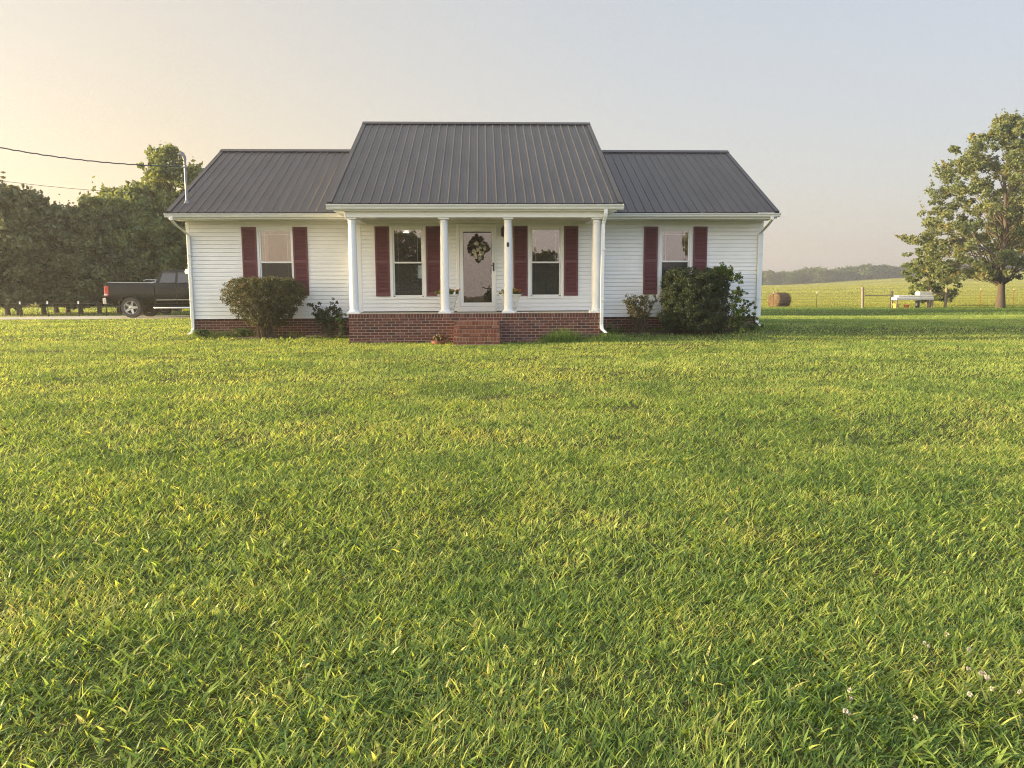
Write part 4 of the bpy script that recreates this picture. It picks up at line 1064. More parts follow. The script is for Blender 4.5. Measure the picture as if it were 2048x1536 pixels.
# brown thatch patches
dtm = mat('bare_thatch', (.17, .105, .058), .95, noise=.35, nscale=14, bump=.8, bscale=60)
for i, (a_, b2_, c_, d_) in enumerate(DIRT[:0]):
    vs = []; rgx = np.random.default_rng(i)
    n = 18
    for k_ in range(n):
        t = 6.283 * k_ / n; rr = .62 + .25 * rgx.random(); xx, yy = a_ + c_ * rr * math.cos(t), b2_ + d_ * rr * math.sin(t); vs.append((xx, yy, G(xx, yy) + .006))
    vs.append((a_, b2_, G(a_, b2_) + .02))
    o = MB().add(vs, [(k_, (k_ + 1) % n, n) for k_ in range(n)]).build('bare_patch', dtm, smooth='all', recalc=False)
    tag(o, 'bare brown patch worn in the lawn', kind='structure')
for a_, b2_, c_, d_ in BEDS:
    n = 40; rgx = np.random.default_rng(int(abs(a_) * 100)); vs = []
    for rr in (0.0, .5, 1.0):
        for k_ in range(n):
            t = 6.283 * k_ / n; q = rr * (1.0 + (.10 * math.sin(3 * t + a_) + .08 * rgx.random() if rr == 1 else 0)); xx, yy = a_ + c_ * q * math.cos(t), min(b2_ + d_ * q * math.sin(t), DM - .01)
            vs.append((xx, yy, G(xx, yy) + (.030 if rr == 0 else .024 + .012 * rgx.random() if rr < 1 else .001)))
    fs = [(r2_ * n + k_, r2_ * n + (k_ + 1) % n, (r2_ + 1) * n + (k_ + 1) % n, (r2_ + 1) * n + k_) for r2_ in range(2) for k_ in range(n)]
    tag(MB().add(vs, fs).build('soil_bed', M['soil'], smooth='all', recalc=False), 'dark bare soil under the shrubs by the foundation', kind='structure')
# white clover flowers
fm = mat('clover_blossom', (.80, .74, .66), .9, noise=.2, nscale=200, bump=1, bscale=400)
fl_src = None
for px, py in ((1893, 1292), (1848, 1303), (1856, 1312), (1937, 1320), (1936, 1357), (1966, 1369), (1975, 1374), (1973, 1379), (1982, 1396), (2038, 1403), (1698, 1402), (1701, 1419), (1690, 1449), (1698, 1447), (1938, 1412), (1829, 1461), (1960, 1368)):
    d_ = fw + rt * ((px - 1024) / FPX) - up * ((py - 768) / FPX); t = (CH + .215) / -d_.z; x, y = d_.x * t, d_.y * t
    if fl_src is None:
        fl_src = thing('clover_flower', 'small white clover blossom in the lower right of the lawn', 'flower', group='white clover blossoms in the lawn')
        MB().tube([(0, 0, 0), (.004, 0, .03), (0, .002, .052)], .0012, 5).build('stem', M['greenstem'], fl_src, world=False)
        hb = MB(); rgx = np.random.default_rng(9)
        for _ in range(60):
            dd = Vector(rgx.normal(size=3)).normalized(); cc = Vector((0, 0, .056)); s1 = dd.orthogonal().normalized()
            hb.add([cc + dd * .002, cc + dd * .008 + s1 * .0018, cc + dd * .0105, cc + dd * .008 - s1 * .0018], [(0, 1, 2, 3)])
        hb.build('blossom', fm, fl_src, world=False, recalc=False); o = fl_src
    else: o = copy_tree(fl_src)
    o.location = (x, y, G(x, y)); s = random.uniform(.75, 1.0); o.scale = (s, s, s); o.rotation_euler = (0, 0, random.random() * 6)

M['strawl'] = tintmat('loose_straw', [(0, (.08, .05, .025)), (1, (.30, .21, .11))], rough=.9)
# ---------------------------------------------------------------- porch things
def planter(x, y, label, seed, group):
    o = thing('planter', label, 'planter', (x, y, ZP - .005), group=group)
    h = .46; mb = MB()
    def ring(z, w_): return [(-w_, -w_, z), (w_, -w_, z), (w_, w_, z), (-w_, w_, z)]
    lv = [(.0, .15), (.05, .15), (.055, .135), (.08, .135), (h - .09, .215), (h - .085, .225), (h - .05, .225), (h - .045, .245), (h - .015, .26), (h, .26), (h, .225), (h - .05, .215)]
    vs = [p for z, w_ in lv for p in ring(z, w_)]
    fs = [(i * 4 + k_, i * 4 + (k_ + 1) % 4, i * 4 + 4 + (k_ + 1) % 4, i * 4 + 4 + k_) for i in range(len(lv) - 1) for k_ in range(4)] + [(3, 2, 1, 0)]
    mb.add(vs, fs); bd = mb.build('pot', M['planter'], o, world=False, bevel=.005)
    rl = MB()
    for s in (-1, 1):        # raised scroll relief on the front
        pts = []
        for k_ in range(34):
            t = k_ / 33 * 4.6; r_ = .055 * (1 - k_ / 40); z = .235 + r_ * math.sin(t) ; xx = s * (.062 + r_ * math.cos(t)); pts.append((xx, -(.137 + .08 * (z - .08) / .29) - .004, z))
        rl.tube(pts, .008, 6)
    for z0_, z1_ in ((.13, .135), (.33, .335)): rl.box(-.15, .15, -.205, -.14, z0_, z1_)
    rl.build('relief', M['planter'], bd, world=False)
    MB().box(-.21, .21, -.21, .21, h - .06, h - .03).build('soil', M['soil'], o, world=False)
    rg = np.random.default_rng(seed)
    c_ = np.stack([rg.normal(size=40) * .11, rg.normal(size=40) * .11, h + .02 + .09 * rg.random(40)], 1)
    v, q_, t = leaves_np(c_, 700, .045, .035, rg, None, .3); np_mesh('foliage', v, q_, M['leaf_vine'], o, t)
    c_ = np.stack([rg.normal(size=14) * .13, rg.normal(size=14) * .13, h + .05 + .08 * rg.random(14)], 1)
    v, q_, t = leaves_np(c_, 200, .025, .028, rg, None, .4); np_mesh('blossoms', v, q_, M['petalred'], o, t)
planter(-.882, 19.6, 'white square planter with coral flowers left of the front door', 1, 'white planters flanking the door')
planter(.70, 19.6, 'white square planter with green plants right of the front door', 2, 'white planters flanking the door')
# spray on the door
wr = thing('door_spray', 'dried flower spray with cream blossoms hanging on the storm door', 'wreath', (-.12, DP - .04, 2.33))
rg = np.random.default_rng(77)
def spray_pt():
    while True:
        u_, v_ = rg.uniform(-1, 1), rg.uniform(-1, 1)
        if abs(u_) * .95 + abs(v_) ** 1.25 < .97: return (u_ * .27 - .02 * v_, -.05 + .04 * rg.normal(), v_ * .36 + .02)
c_ = np.array([spray_pt() for _ in range(120)])
v, q_, t = leaves_np(c_, 1500, .045, .042, rg, rg.random(120), .2, elong=2.0); v[:, 1] = np.minimum(v[:, 1], -.004); np_mesh('foliage', v, q_, M['wreathleaf'], wr, t)
c_ = np.array([(-.03, -.09, .13), (.06, -.1, .06), (.0, -.1, -.03), (.12, -.09, .1), (.04, -.1, -.14), (-.02, -.1, -.2), (.1, -.09, -.11), (-.1, -.09, -.06), (.15, -.08, .0), (-.06, -.1, -.14), (.03, -.09, -.24)])
v, q_, t = leaves_np(c_, 650, .052, .046, rg, None, .3); np_mesh('blossoms', v, q_, M['petalwhite'], wr, t)
sm_ = MB()
for i in range(30):
    p = Vector(spray_pt()); sm_.tube([(0, -.01, .3 * (-.5)), (p.x * .5, -.02, p.z * .5), (p.x * 1.12, -.03, p.z * 1.1)], .0025, 4)
sm_.build('stems', M['stem'], wr, world=False)
# white dish on the porch edge
ds = thing('dish', 'flat white dish on the porch floor right of the third column', 'dish', (.98, 18.85, ZP - .004))
MB().lathe([(.001, 0), (.09, 0), (.13, .018), (.125, .022), (.085, .008), (.001, .008)], (0, 0, 0), 24).build('bowl', M['plate'], ds, world=False, smooth=True)
# terracotta bowl in the grass
tb_ = thing('flower_pot', 'shallow terracotta pot with dry weeds at the foot of the porch', 'pot', (-1.07, 18.20, G(-1.07, 18.2) - .055))
MB().lathe([(.10, 0), (.15, .10), (.165, .105), (.165, .13), (.150, .13), (.14, .09), (.001, .09)], (0, 0, 0), 24).build('pot', M['terracotta'], tb_, world=False, smooth=True)
rg = np.random.default_rng(78); c_ = np.stack([rg.normal(size=30) * .09, rg.normal(size=30) * .06, .13 + .14 * rg.random(30)], 1)
v, q_, t = leaves_np(c_, 260, .03, .03, rg, None, .3, elong=3); np_mesh('weeds', v, q_, M['strawl'], tb_, t)

# ---------------------------------------------------------------- vehicles
def wheel(parent, x, y, r, rr, w_, side, name='wheel', spokes=5):
    wo = empty(name, (x, y, r), parent=parent)
    a, b_ = (0, w_) if side < 0 else (-w_, 0)
    tp = [(rr * .98, a + .01), (rr * 1.05, a), (r * .93, a), (r * .985, a + .03), (r, a + .06), (r, b_ - .06), (r * .985, b_ - .03), (r * .93, b_), (rr * 1.05, b_), (rr * .98, b_ - .01)]
    MB().lathe(tp, (0, 0, 0), 36, 'y', caps=False).build('tyre', M['rubber'], wo, world=False, smooth=True)
    s = -side
    yf = 0.0 if side < 0 else 0.0
    f = 1 if side < 0 else -1
    rm_ = MB().lathe([(rr, f * .0), (rr, f * .15), (rr * .93, f * .15), (rr * .93, f * .012), (rr * .97, f * .0), (rr, 0)], (0, 0, 0), 32, 'y', caps=False)
    for k_ in range(spokes):
        t = 2 * math.pi * k_ / spokes + .3
        Mx = Matrix.Rotation(t, 4, 'Y')
        rm_.prism([(-.055, .05), (.055, .05), (.036, rr * .95), (-.036, rr * .95)], lambda p, q_: Mx @ Vector((p, f * .015 + f * .02 * (1 - q_ / rr), q_)), lambda p, q_: Mx @ Vector((p, f * .055, q_)))
    rm_.lathe([(.001, f * .012), (.05, f * .012), (.075, f * .03), (.075, f * .07), (.001, f * .07)], (0, 0, 0), 20, 'y')
    rm_.build('rim', M['alloy'], wo, world=False, smooth=True)
    MB().lathe([(.001, f * .10), (rr * .92, f * .10), (rr * .92, f * .11), (.001, f * .11)], (0, 0, 0), 24, 'y').build('brake_disc', M['black'], wo, world=False)
    return wo

def arch(cx, r, z0, n=12):
    """points of a wheel arch from left to right along the sill line z0"""
    out = []
    a0 = math.asin(max(-1, min(1, (z0 - r) / (r + .07))))
    R_ = r + .075
    for k_ in range(n + 1):
        t = math.pi - a0 - (math.pi - 2 * a0) * k_ / n
        out.append((cx + R_ * math.cos(t), r + R_ * math.sin(t)))
    return out
TX, TY = -15.24, 31.52      # rear bumper end, camera-side flank
tk = thing('pickup_truck', 'black crew cab pickup truck parked on the gravel drive at the corner of the house', 'truck', (TX, TY + 1.0, G(-13.5, 32.4) + .02))
r = .415; wx1, wx2 = 1.07, 4.62
def side(y, z, zt=1.30, k_=.28): return y * (1 - .045 * max(0, (abs(z - .95) / .6)) ** 2)
# bed and lower body, one flank profile
bed = [(.14, .58), *arch(wx1, r, .50), (2.04, .46), (2.04, 1.40), (.20, 1.425), (.13, 1.36), (.10, .95)]
def body_prism(pts, name, W_=1.0, bev=.03, parent=tk, mt='paint', ta=.06):
    mb = MB(); n = len(pts)
    cs = [(-1.0, .0), (-.97, .0), (.97, .0), (1.0, .0)]
    lay = []
    for yy in (-1, 1):
        lay.append([(p[0], yy * W_ * (1 - ta * max(0, (p[1] - 1.0) / .45) ** 2 * (1 if p[1] > 1 else 0) - .02 * max(0, (.8 - p[1]) / .4)), p[1]) for p in pts])
    vs = lay[0] + lay[1]
    fs = [tuple(range(n))[::-1], tuple(range(n, 2 * n))] + [(i, (i + 1) % n, (i + 1) % n + n, i + n) for i in range(n)]
    mb.add(vs, fs)
    o = mb.build(name, M[mt], parent, world=False, smooth=False, bevel=0)
    import bmesh
    bm = bmesh.new(); bm.from_mesh(o.data)
    for zc in (.50, .62, .72, .84, .96, 1.06, 1.15, 1.23, 1.30, 1.35):
        bmesh.ops.bisect_plane(bm, geom=bm.verts[:] + bm.edges[:] + bm.faces[:], plane_co=(0, 0, zc), plane_no=(0, 0, 1))
    for v_ in bm.verts:
        z = v_.co.z; f_ = 1 - .05 * abs((z - .92) / .5) ** 2.2 + (.006 if .58 < z < .75 else 0)
        v_.co.y = math.copysign(W_ * f_, v_.co.y)
    bm.to_mesh(o.data); bm.free()
    o.data.polygons.foreach_set('use_smooth', [True] * len(o.data.polygons)); o.data.set_sharp_from_angle(angle=R(35))
    m = o.modifiers.new('b', 'BEVEL'); m.width = bev; m.segments = 3; m.limit_method = 'ANGLE'; m.angle_limit = R(50)
    return o
bd = body_prism(bed, 'bed', .985)
lower = [(2.055, .46), (2.06, 1.37), (4.05, 1.37), (4.2, 1.33), (5.35, 1.24), (5.58, 1.12), (5.62, .70), (5.58, .52), *arch(wx2, r, .50)[::-1], ]
body_prism(lower, 'cab_body', .99)
# greenhouse
gh = MB()
pts = [(2.07, 1.34), (2.15, 1.62), (2.27, 1.84), (2.42, 1.90), (2.9, 1.925), (3.35, 1.90), (3.55, 1.84), (4.12, 1.36)]
wz = lambda z: .965 - .30 * max(0, z - 1.34)
n = len(pts); gh.add([(p[0], -wz(p[1]), p[1]) for p in pts] + [(p[0], wz(p[1]), p[1]) for p in pts], [tuple(range(n))[::-1], tuple(range(n, 2 * n))] + [(i, (i + 1) % n, (i + 1) % n + n, i + n) for i in range(n)])
gho = gh.build('cab_roof', M['paint'], tk, world=False, smooth=True, bevel=.035, seg=3)
def side_pane(pl_, s, name='side_window', par=gho, off=.006, wzf=wz, mt='carglass'):
    mb = MB(); n = len(pl_)
    va = [(p[0], s * (wzf(p[1]) + off), p[1]) for p in pl_]; vb = [(p[0], s * (wzf(p[1]) - .01), p[1]) for p in pl_]
    mb.add(va + vb, [tuple(range(n)), tuple(range(n, 2 * n))[::-1]] + [(i, (i + 1) % n, (i + 1) % n + n, i + n) for i in range(n)])
    return mb.build(name, M[mt], par, world=False, bevel=.004)
for s in (-1, 1):
    side_pane([(2.26, 1.40), (2.88, 1.40), (2.88, 1.80), (2.86, 1.82), (2.44, 1.82), (2.36, 1.78)], s)
    side_pane([(2.97, 1.40), (3.75, 1.40), (3.50, 1.70), (3.38, 1.80), (3.32, 1.82), (2.97, 1.82)], s)
    # rain visors
    side_pane([(2.36, 1.79), (2.88, 1.79), (2.88, 1.835), (2.44, 1.835)], s, 'visor', off=.022, mt='plasticblack')
    side_pane([(2.97, 1.79), (3.38, 1.79), (3.32, 1.835), (2.97, 1.835)], s, 'visor', off=.022, mt='plasticblack')
    # door seams
    dm_ = MB()
    for x in (2.07, 2.93, 3.86): dm_.box(x - .005, x + .005, s * .985 - .01, s * .985 + .009, .56, 1.335)
    dm_.box(2.10, 3.84, s * .985 - .01, s * .985 + .009, .56, .568)
    dm_.build('door_seam', M['plasticblack'], tk, world=False)
    ch = MB(); ch.box(2.12, 2.915, s * .995 - .012, s * .995 + .012, .70, .725); ch.box(2.945, 3.84, s * .995 - .012, s * .995 + .012, .70, .725)
    ch.build('side_moulding', M['chrome'], tk, world=False, bevel=.004)
    MB().tube([(2.02, s * .98, .40), (2.12, s * 1.06, .40), (3.75, s * 1.06, .40), (3.85, s * .98, .40)], .038, 10).build('step_bar', M['chrome'], tk, world=False, smooth=True)
    hd = MB(); hd.box(2.20, 2.38, s * .99, s * 1.02, 1.16, 1.19); hd.box(3.05, 3.23, s * .99, s * 1.02, 1.16, 1.19); hd.build('door_handle', M['black'], tk, world=False, bevel=.006)
    MB().box(.075, .25, s * .80, s * .992, .86, 1.27).build('tail_light', M['redlens'], tk, world=False, bevel=.02)
    MB().box(.070, .20, s * .82, s * .996, .90, .97).build('reverse_light', M['whitelens'], tk, world=False, bevel=.01)
    MB().box(5.50, 5.66, s * .62, s * .93, .98, 1.16).build('headlight', M['whitelens'], tk, world=False, bevel=.02)
    mi = MB(); mi.box(3.72, 3.86, s * 1.02, s * 1.24, 1.36, 1.60); mi.build('mirror', M['plasticblack'], tk, world=False, bevel=.03)
    for wxx in (wx1, wx2):
        # fender lip
        ar = arch(wxx, r, .50, 18)
        MB().tube([(p[0], s * .985, p[1]) for p in ar], .016, 6).build('wheel_arch', M['paint'], tk, world=False, smooth=True)
    MB().box(.62, .64, s * .72 - .0, s * .72 + s * .25, .22, .62).build('mud_flap', M['plasticblack'], tk, world=False)
for s in (-1, 1):
    for wxx in (wx1, wx2): wheel(tk, wxx, s * .955, r, .268, .27, s)
bp_ = MB(); bp_.box(-.02, .14, -.96, .96, .56, .80); bp_.box(-.06, .05, -.6, .6, .74, .79)
bp_.build('rear_bumper', M['chrome'], tk, world=False, bevel=.03, seg=3)
MB().box(5.58, 5.76, -.95, .95, .50, .74).build('front_bumper', M['chrome'], tk, world=False, bevel=.04, seg=3)
MB().box(5.58, 5.64, -.5, .5, .80, 1.12).build('grille', M['chrome'], tk, world=False, bevel=.02)
ws = MB().add([(4.08, -.90, 1.395), (4.08, .90, 1.395), (3.60, .80, 1.80), (3.60, -.80, 1.80)], [(0, 1, 2, 3)]); ws.add([(4.10, -.90, 1.40), (4.10, .90, 1.40), (3.62, .80, 1.805), (3.62, -.80, 1.805)], [(0, 1, 2, 3)])
ws.build('windscreen', M['carglass'], gho, world=False)
un = MB(); un.box(.35, 5.3, -.45, .45, .36, .60); un.tube([(.45, -.62, .40), (1.7, -.62, .42)], .04, 8); un.box(.3, .7, -.3, .3, .3, .5)
un.build('chassis', M['plasticblack'], tk, world=False)
il = MB().box(.2, 2.0, -.86, .86, 1.405, 1.412); il.build('bed_cover', M['plasticblack'], tk, world=False)
for s in (-1, 1): MB().tube([(.20, s * .93, 1.425), (1.1, s * .935, 1.412), (2.03, s * .935, 1.40)], .014, 6).build('bed_edge_highlight', M['alloy'], tk, world=False)  # added pale tubes stand in for the reflected highlight along the bed top
# tail edge catches the light: tailgate
MB().box(.085, .13, -.80, .80, .82, 1.40).build('tailgate', M['paint'], tk, world=False, bevel=.015)

# car behind the truck
cx = at(262, 600, 36).x
cr = thing('parked_car', 'silver blue hatchback car parked behind the black pickup truck', 'car', (cx, 36.9, G(cx + 2, 36.5)))
low = [(.0, .45), (.02, .95), (.08, 1.02), (3.1, 1.0), (4.2, .88), (4.45, .7), (4.45, .38), *arch(3.65, .33, .36)[::-1], *arch(.85, .33, .36)[::-1]]
body_prism(low, 'body', .88, parent=cr, mt='silver')
pts = [(.05, .98), (.30, 1.40), (.42, 1.48), (1.0, 1.56), (1.9, 1.56), (2.35, 1.48), (3.15, .98)]
wz2 = lambda z: .84 - .32 * max(0, z - 1.0)
gh = MB(); n = len(pts); gh.add([(p[0], -wz2(p[1]), p[1]) for p in pts] + [(p[0], wz2(p[1]), p[1]) for p in pts], [tuple(range(n))[::-1], tuple(range(n, 2 * n))] + [(i, (i + 1) % n, (i + 1) % n + n, i + n) for i in range(n)])
g2 = gh.build('cab_roof', M['silver'], cr, world=False, smooth=True, bevel=.03, seg=3)
for s in (-1, 1):
    side_pane([(.42, 1.05), (1.35, 1.05), (1.35, 1.46), (.62, 1.42)], s, par=g2, wzf=wz2)
    side_pane([(1.43, 1.05), (2.85, 1.05), (2.3, 1.40), (2.1, 1.47), (1.43, 1.47)], s, par=g2, wzf=wz2)
    MB().tube([(.5, s * .62, 1.60), (.6, s * .62, 1.635), (2.0, s * .62, 1.635), (2.1, s * .62, 1.60)], .018, 8).build('roof_rail', M['alloy'], g2, world=False)
    MB().box(-.01, .10, s * .55, s * .84, .80, 1.02).build('tail_light', M['redlens'], cr, world=False, bevel=.02)
    for wxx in (.85, 3.65): wheel(cr, wxx, s * .85, .33, .21, .2, s)
MB().box(.18, .45, -.6, .6, 1.475, 1.50).build('spoiler', M['silver'], g2, world=False, bevel=.01)

# ---------------------------------------------------------------- fences and field things
def tpost(name, label, px, D, h, matn, parent_group, tip=.12, lean=0):
    p = at(px, 610, D); o = thing(name, label, 'fence post', (p.x, D, G(p.x, D)), group=parent_group)
    mb = MB(); mb.box(-.022, .022, -.003, .003, -.2, h - tip - .001); mb.box(-.003, .003, -.02, -.0035, -.2, h - tip - .001)
    mb.build('stake', M[matn], o, world=False)
    MB().box(-.03, .03, -.022, .008, h - tip, h).build('tip', M['posttip'], o, world=False)
    o.rotation_euler = (0, R(lean), 0); return o
lp = [(-55, 34.2, 'white tipped steel post beyond the left photo edge of the drive'), (40, 34.0, 'white tipped steel post in front of the second tree trunk'), (95, 34.0, 'white tipped steel post in the open grass left of the forked tree'), (157, 34.0, 'white tipped steel post beside a dark trunk left of the truck'), (212, 34.1, 'thin steel post just left of the truck bumper')]
for px, D, lab in lp: tpost('fence_post', lab, px, D, .68, 'tpost', 'steel posts of the wire fence beyond the drive')
def wires(name, label, pts, hs):
    mb = MB()
    for h in hs:
        mb.tube([(x, y, G(x, y) + h + (.0 if i % 2 == 0 else 0)) for i, (x, y) in enumerate(pts)], .005, 4)
    # field fence verticals
    for (xa, ya), (xb, yb) in zip(pts[:-1], pts[1:]):
        L = math.hypot(xb - xa, yb - ya); n = int(L / .3)
        for k_ in range(n):
            t = k_ / n; x, y = xa + (xb - xa) * t, ya + (yb - ya) * t; z = G(xa, ya) * (1 - t) + G(xb, yb) * t; mb.box(x - .003, x + .003, y - .002, y + .002, z + hs[0], z + hs[-1])
    o = mb.build(name, M['wire'], recalc=False); tag(o, label, 'wire fence'); return o
wires('wire_fence', 'woven wire fence stretched between steel posts beyond the drive', [(at(px, 610, D).x, D) for px, D, _ in lp] + [(at(300, 610, 35.6).x, 35.6), (at(420, 610, 36.0).x, 36.0)], [.08, .2, .32, .44, .58])
for px, D, lab in ((1546, 57, 'pale tipped steel post standing behind the hay bale'), (1633, 56, 'steel post with a pale tip between the hay bale and the wooden posts')):
    tpost('fence_post', lab, px, D, 1.22, 'tpost', 'steel posts of the field fence', tip=.14)
for px, D, lab in ((1960, 53, 'rusty orange steel post between the white bench and the big tree'), (2026, 53.5, 'rusty orange steel post just right of the big tree trunk')):
    tpost('fence_post', lab, px, D, 1.35, 'orangepost', 'steel posts of the field fence', tip=.10)
wp = [(1725, 54, 1.50, 'weathered wooden post leaning slightly, left end of the rail'), (1782, 54, 1.22, 'wooden post at the left end of the white bench'), (1860, 54, 1.25, 'dark wooden post at the right end of the white bench'), (1890, 54, 1.38, 'pale wooden post with a weed at its foot')]
for i, (px, D, h, lab) in enumerate(wp):
    p = at(px, 610, D); o = tag(MB().tube([(0, 0, -.3), (.01, 0, h * .5), (0, 0, h), (0, 0, h + .03)], [.10, .092, .085, .05], 10).build('wooden_post', M['woodpost'], smooth=True), lab, 'fence post', 'wooden posts of the field fence')
    o.location = (p.x, D, G(p.x, D)); o.rotation_euler = (0, R((-2, 1, 0, 2)[i]), 0)
def rail(name, label, pa, pb, h0, h1, D):
    a, b_ = at(pa, 610, D), at(pb, 610, D)
    return tag(MB().tube([(a.x, D - .1, G(a.x, D) + h0), ((a.x + b_.x) / 2, D - .1, (G(a.x, D) + G(b_.x, D)) / 2 + (h0 + h1) / 2 - .03), (b_.x, D - .1, G(b_.x, D) + h1)], .04, 7).build(name, M['woodpost']), label, 'fence rail')
rail('fence_rail', 'thin wooden rail between the leaning post and the white bench', 1726, 1781, .93, .93, 54)
rail('fence_rail', 'pale rail between the dark post and the pale wooden post', 1860, 1889, 1.08, 1.05, 54)
wires('wire_fence', 'woven wire fence along the hay field behind the big tree', [(at(px, 610, D).x, D) for px, D in ((1500, 57), (1546, 57), (1633, 56), (1725, 54.2))] , [.15, .4, .65, .9, 1.1])
wires('wire_fence', 'woven wire fence running past the rusty posts', [(at(px, 610, D).x, D) for px, D in ((1890, 54.2), (1960, 53), (2026, 53.5), (2110, 54), (2300, 56))], [.15, .4, .65, .9, 1.1])
# white bench with basin
a, b_ = at(1783, 600, 53.7), at(1858, 600, 53.7); zg = G((a.x + b_.x) / 2, 53.7)
bn = thing('bench', 'white topped bench with a raised white box at its right end in the fence line', 'bench', ((a.x + b_.x) / 2, 53.4, zg))
W_ = (b_.x - a.x) / 2
tp = MB(); tp.box(-W_, W_, -.35, .35, .58, .80); tp.box(-W_ + .15, W_ - .02, -.30, .30, .802, .92)
tp.build('top', M['whitebench'], bn, world=False, bevel=.05, seg=3)
MB().box(W_ - 1.02, W_ - .08, -.25, .3, .922, 1.16).build('box', M['whitebench'], bn, world=False, bevel=.03)
for xx in (-W_ + .06, W_ - .08):
    for yy in (-.3, .3): MB().box(xx - .04, xx + .04, yy - .04, yy + .04, -.1, .578).build('leg', M['woodpost'], bn, world=False)
def tub(name, label, cat, px, r0, r1, h, mt, y=53.3):
    p = at(px, 610, y); o = thing(name, label, cat, (p.x, y, G(p.x, y)))
    MB().lathe([(r0, 0), (r1, h), (r1 + .02, h), (r1 + .02, h + .02), (r1 - .015, h + .02), (r0 - .02, .02), (.001, .02)], (0, 0, 0), 20).build('body', M[mt], o, world=False, smooth=True)
    MB().tube([(r1 * math.cos(t), r1 * math.sin(t) * .3 - r1 * .3, h - .02 + .0 * t) for t in np.linspace(0, 3.14, 9)], .006, 5).build('handle', M['galv'], o, world=False)
    return o
tub('tub', 'yellow tub on the ground under the left end of the white bench', 'tub', 1792, .17, .22, .30, 'yellowpl')
tub('bucket', 'orange bucket under the middle of the white bench', 'bucket', 1813, .15, .18, .24, 'orangepl')
tub('barrel', 'dark blue barrel under the right half of the white bench', 'barrel', 1835, .13, .14, .52, 'bluepl')
# hay bale
m_, nt, b = newmat('hay_bale_straw')
tc = nt.nodes.new('ShaderNodeTexCoord'); n1 = nt.nodes.new('ShaderNodeTexNoise'); n1.inputs['Scale'].default_value = 30; n1.inputs['Detail'].default_value = 5
mp = nt.nodes.new('ShaderNodeMapping'); mp.inputs['Scale'].default_value = (1.6, .5, .5); nt.links.new(tc.outputs['Object'], mp.inputs[0]); nt.links.new(mp.outputs[0], n1.inputs['Vector'])
nt.links.new(ramp(nt, n1.outputs['Fac'], [(.3, (.07, .046, .024)), (.5, (.17, .11, .055)), (.75, (.29, .20, .10))]), b.inputs['Base Color']); b.inputs['Roughness'].default_value = .95
bp = nt.nodes.new('ShaderNodeBump'); bp.inputs['Distance'].default_value = .05; nt.links.new(n1.outputs['Fac'], bp.inputs['Height']); nt.links.new(bp.outputs[0], b.inputs['Normal'])
M['straw'] = m_
hb = thing('hay_bale', 'round brown hay bale lying on its side at the field edge', 'hay bale', (24.1, 62, G(24.1, 62) - .03), R(34))
rr = .60; prof = [(.01, -.80), (rr * .5, -.79), (rr * .9, -.78), (rr * .98, -.74), (rr, -.6)] + [(rr + .012 * math.sin(k_ * 2.2), -.6 + k_ * .1) for k_ in range(1, 12)] + [(rr, .6), (rr * .98, .74), (rr * .9, .78), (.01, .80)]
roll_ = MB().lathe(prof, (0, 0, rr), 40, 'x').build('straw_roll', M['straw'], hb, world=False, smooth=True)
tw = MB()
for xx in np.arange(-.6, .61, .12): tw.lathe([(rr + .01, xx - .004), (rr + .016, xx), (rr + .01, xx + .004)], (0, 0, rr), 40, 'x')
sp_ = []
for k_ in range(150):
    t = k_ * .25; q_ = .05 + (rr - .09) * k_ / 150; sp_.append((-.805, q_ * math.cos(t), rr + q_ * math.sin(t)))
tw.tube(sp_, .012, 5)
tw.build('twine', M['straw'], hb, world=False)
rg = np.random.default_rng(90); n = 3500; t = rg.random(n) * 6.283; xx = rg.uniform(-.8, .8, n); c_ = np.stack([xx, (rr + .01) * np.cos(t), rr + (rr + .01) * np.sin(t)], 1)
v, q_, tt = leaves_np(c_, n, .02, .02, rg, None, .3, elong=5); np_mesh('loose_straw', v, q_, M['strawl'], hb, tt)

# ---------------------------------------------------------------- air
hz = MB().box(-430, 580, -190, 550, -4, 26).build('haze', None)
hm = bpy.data.materials.new('haze_air'); hm.use_nodes = True; nt = hm.node_tree; nt.nodes.clear()
out = nt.nodes.new('ShaderNodeOutputMaterial'); pv = nt.nodes.new('ShaderNodeVolumePrincipled')
pv.inputs['Color'].default_value = (.93, .93, .95, 1); pv.inputs['Density'].default_value = .0012; pv.inputs['Anisotropy'].default_value = .55
nt.links.new(pv.outputs[0], out.inputs['Volume']); hz.data.materials.append(hm); tag(hz, 'thin evening haze over the fields', kind='stuff')

# ---------------------------------------------------------------- light
SUN_EL, SUN_BACK = R(8.3), R(1.0)     # sun just above the left horizon, in line with the front wall
sd = Vector((-math.cos(SUN_EL) * math.cos(SUN_BACK), math.cos(SUN_EL) * math.sin(SUN_BACK), math.sin(SUN_EL)))
sl = bpy.data.lights.new('sun', 'SUN'); sl.energy = 5.0; sl.angle = R(.6); sl.color = (1.0, .78, .44)
so = bpy.data.objects.new('sun', sl); COL.objects.link(so); so.rotation_euler = sd.to_track_quat('Z', 'Y').to_euler()
wd = bpy.data.worlds.new('World'); SC.world = wd; wd.use_nodes = True; nt = wd.node_tree; nt.nodes.clear()
out = nt.nodes.new('ShaderNodeOutputWorld'); bg = nt.nodes.new('ShaderNodeBackground'); bg2 = nt.nodes.new('ShaderNodeBackground'); ad = nt.nodes.new('ShaderNodeAddShader')
sky = nt.nodes.new('ShaderNodeTexSky'); sky.sky_type = 'NISHITA'; sky.sun_disc = False; sky.sun_elevation = SUN_EL; sky.sun_rotation = math.atan2(sd.x, sd.y); sky.dust_density = 3
nt.links.new(sky.outputs[0], bg.inputs[0]); bg.inputs['Strength'].default_value = .05 * .64
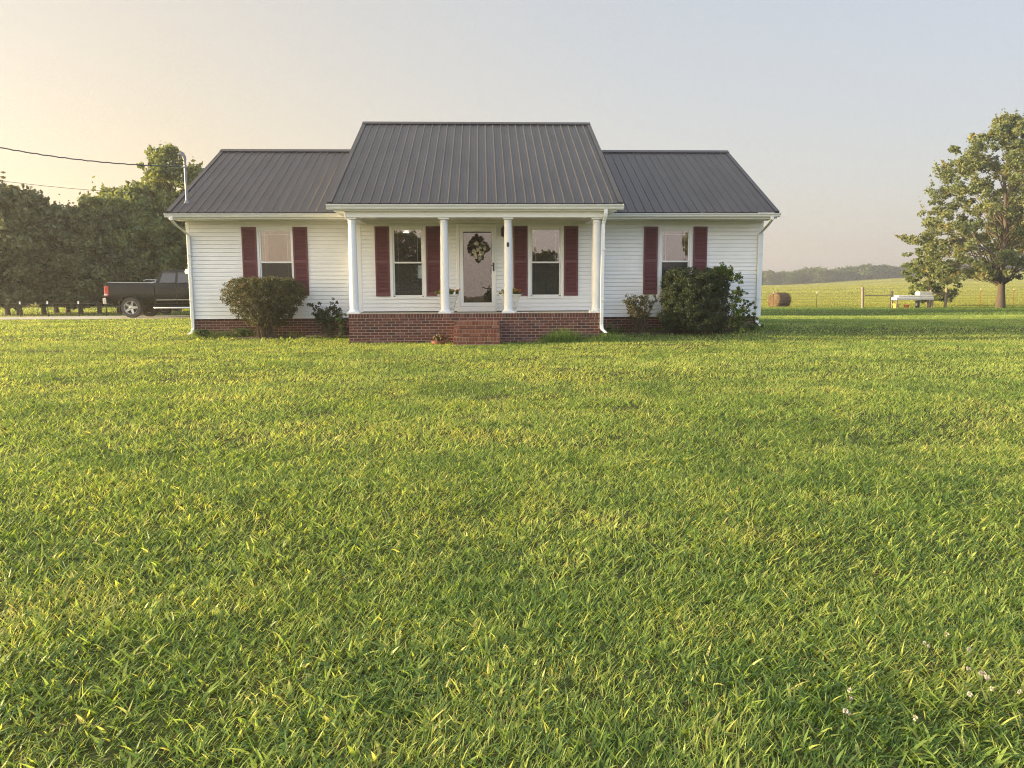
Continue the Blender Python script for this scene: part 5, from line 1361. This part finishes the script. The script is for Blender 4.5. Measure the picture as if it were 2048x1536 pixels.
tc = nt.nodes.new('ShaderNodeTexCoord'); nrm = nt.nodes.new('ShaderNodeVectorMath'); nrm.operation = 'NORMALIZE'; nt.links.new(tc.outputs['Generated'], nrm.inputs[0])
sp = nt.nodes.new('ShaderNodeSeparateXYZ'); nt.links.new(nrm.outputs[0], sp.inputs[0])
def mrange(src, a, b_, c_=0, d_=1, smooth=False):
    m = nt.nodes.new('ShaderNodeMapRange'); m.inputs['From Min'].default_value = a; m.inputs['From Max'].default_value = b_; m.inputs['To Min'].default_value = c_; m.inputs['To Max'].default_value = d_
    if smooth: m.interpolation_type = 'SMOOTHSTEP'
    nt.links.new(src, m.inputs['Value']); return m.outputs[0]
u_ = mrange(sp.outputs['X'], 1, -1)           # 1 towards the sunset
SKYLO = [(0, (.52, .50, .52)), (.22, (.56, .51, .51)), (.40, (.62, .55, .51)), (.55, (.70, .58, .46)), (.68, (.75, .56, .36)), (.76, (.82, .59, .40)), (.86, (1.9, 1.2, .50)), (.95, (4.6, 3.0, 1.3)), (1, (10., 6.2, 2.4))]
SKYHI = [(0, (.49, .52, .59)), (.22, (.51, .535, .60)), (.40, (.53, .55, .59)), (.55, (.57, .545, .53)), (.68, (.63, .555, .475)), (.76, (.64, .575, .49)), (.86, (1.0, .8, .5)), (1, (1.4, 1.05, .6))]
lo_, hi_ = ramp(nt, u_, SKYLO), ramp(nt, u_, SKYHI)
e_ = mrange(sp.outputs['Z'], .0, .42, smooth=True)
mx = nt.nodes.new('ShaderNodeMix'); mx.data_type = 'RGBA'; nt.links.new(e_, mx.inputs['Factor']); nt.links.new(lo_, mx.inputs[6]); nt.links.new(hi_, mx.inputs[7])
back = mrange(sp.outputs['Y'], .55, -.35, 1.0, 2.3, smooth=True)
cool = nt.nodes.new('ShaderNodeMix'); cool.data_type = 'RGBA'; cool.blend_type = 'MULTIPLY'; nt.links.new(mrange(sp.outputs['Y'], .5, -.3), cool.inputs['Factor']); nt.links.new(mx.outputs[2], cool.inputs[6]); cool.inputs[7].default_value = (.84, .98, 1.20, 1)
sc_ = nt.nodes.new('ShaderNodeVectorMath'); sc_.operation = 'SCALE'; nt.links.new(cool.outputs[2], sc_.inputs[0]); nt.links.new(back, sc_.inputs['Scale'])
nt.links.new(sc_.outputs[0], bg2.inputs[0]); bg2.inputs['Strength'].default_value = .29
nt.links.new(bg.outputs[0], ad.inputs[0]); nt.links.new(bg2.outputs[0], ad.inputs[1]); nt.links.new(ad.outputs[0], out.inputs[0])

SC.view_settings.view_transform = 'Standard'; SC.view_settings.look = 'None'; SC.view_settings.exposure = 1.65; SC.view_settings.gamma = 1
SC.cycles.use_denoising = True; SC.cycles.denoiser = 'OPENIMAGEDENOISE'; SC.cycles.denoising_input_passes = 'RGB_ALBEDO_NORMAL'; SC.cycles.denoising_prefilter = 'NONE'; SC.cycles.filter_width = 1.1
SC.cycles.max_bounces = 8; SC.cycles.diffuse_bounces = 3; SC.cycles.glossy_bounces = 3; SC.cycles.transmission_bounces = 4; SC.cycles.transparent_max_bounces = 12; SC.cycles.volume_bounces = 0
SC.cycles.caustics_reflective = False; SC.cycles.caustics_refractive = False
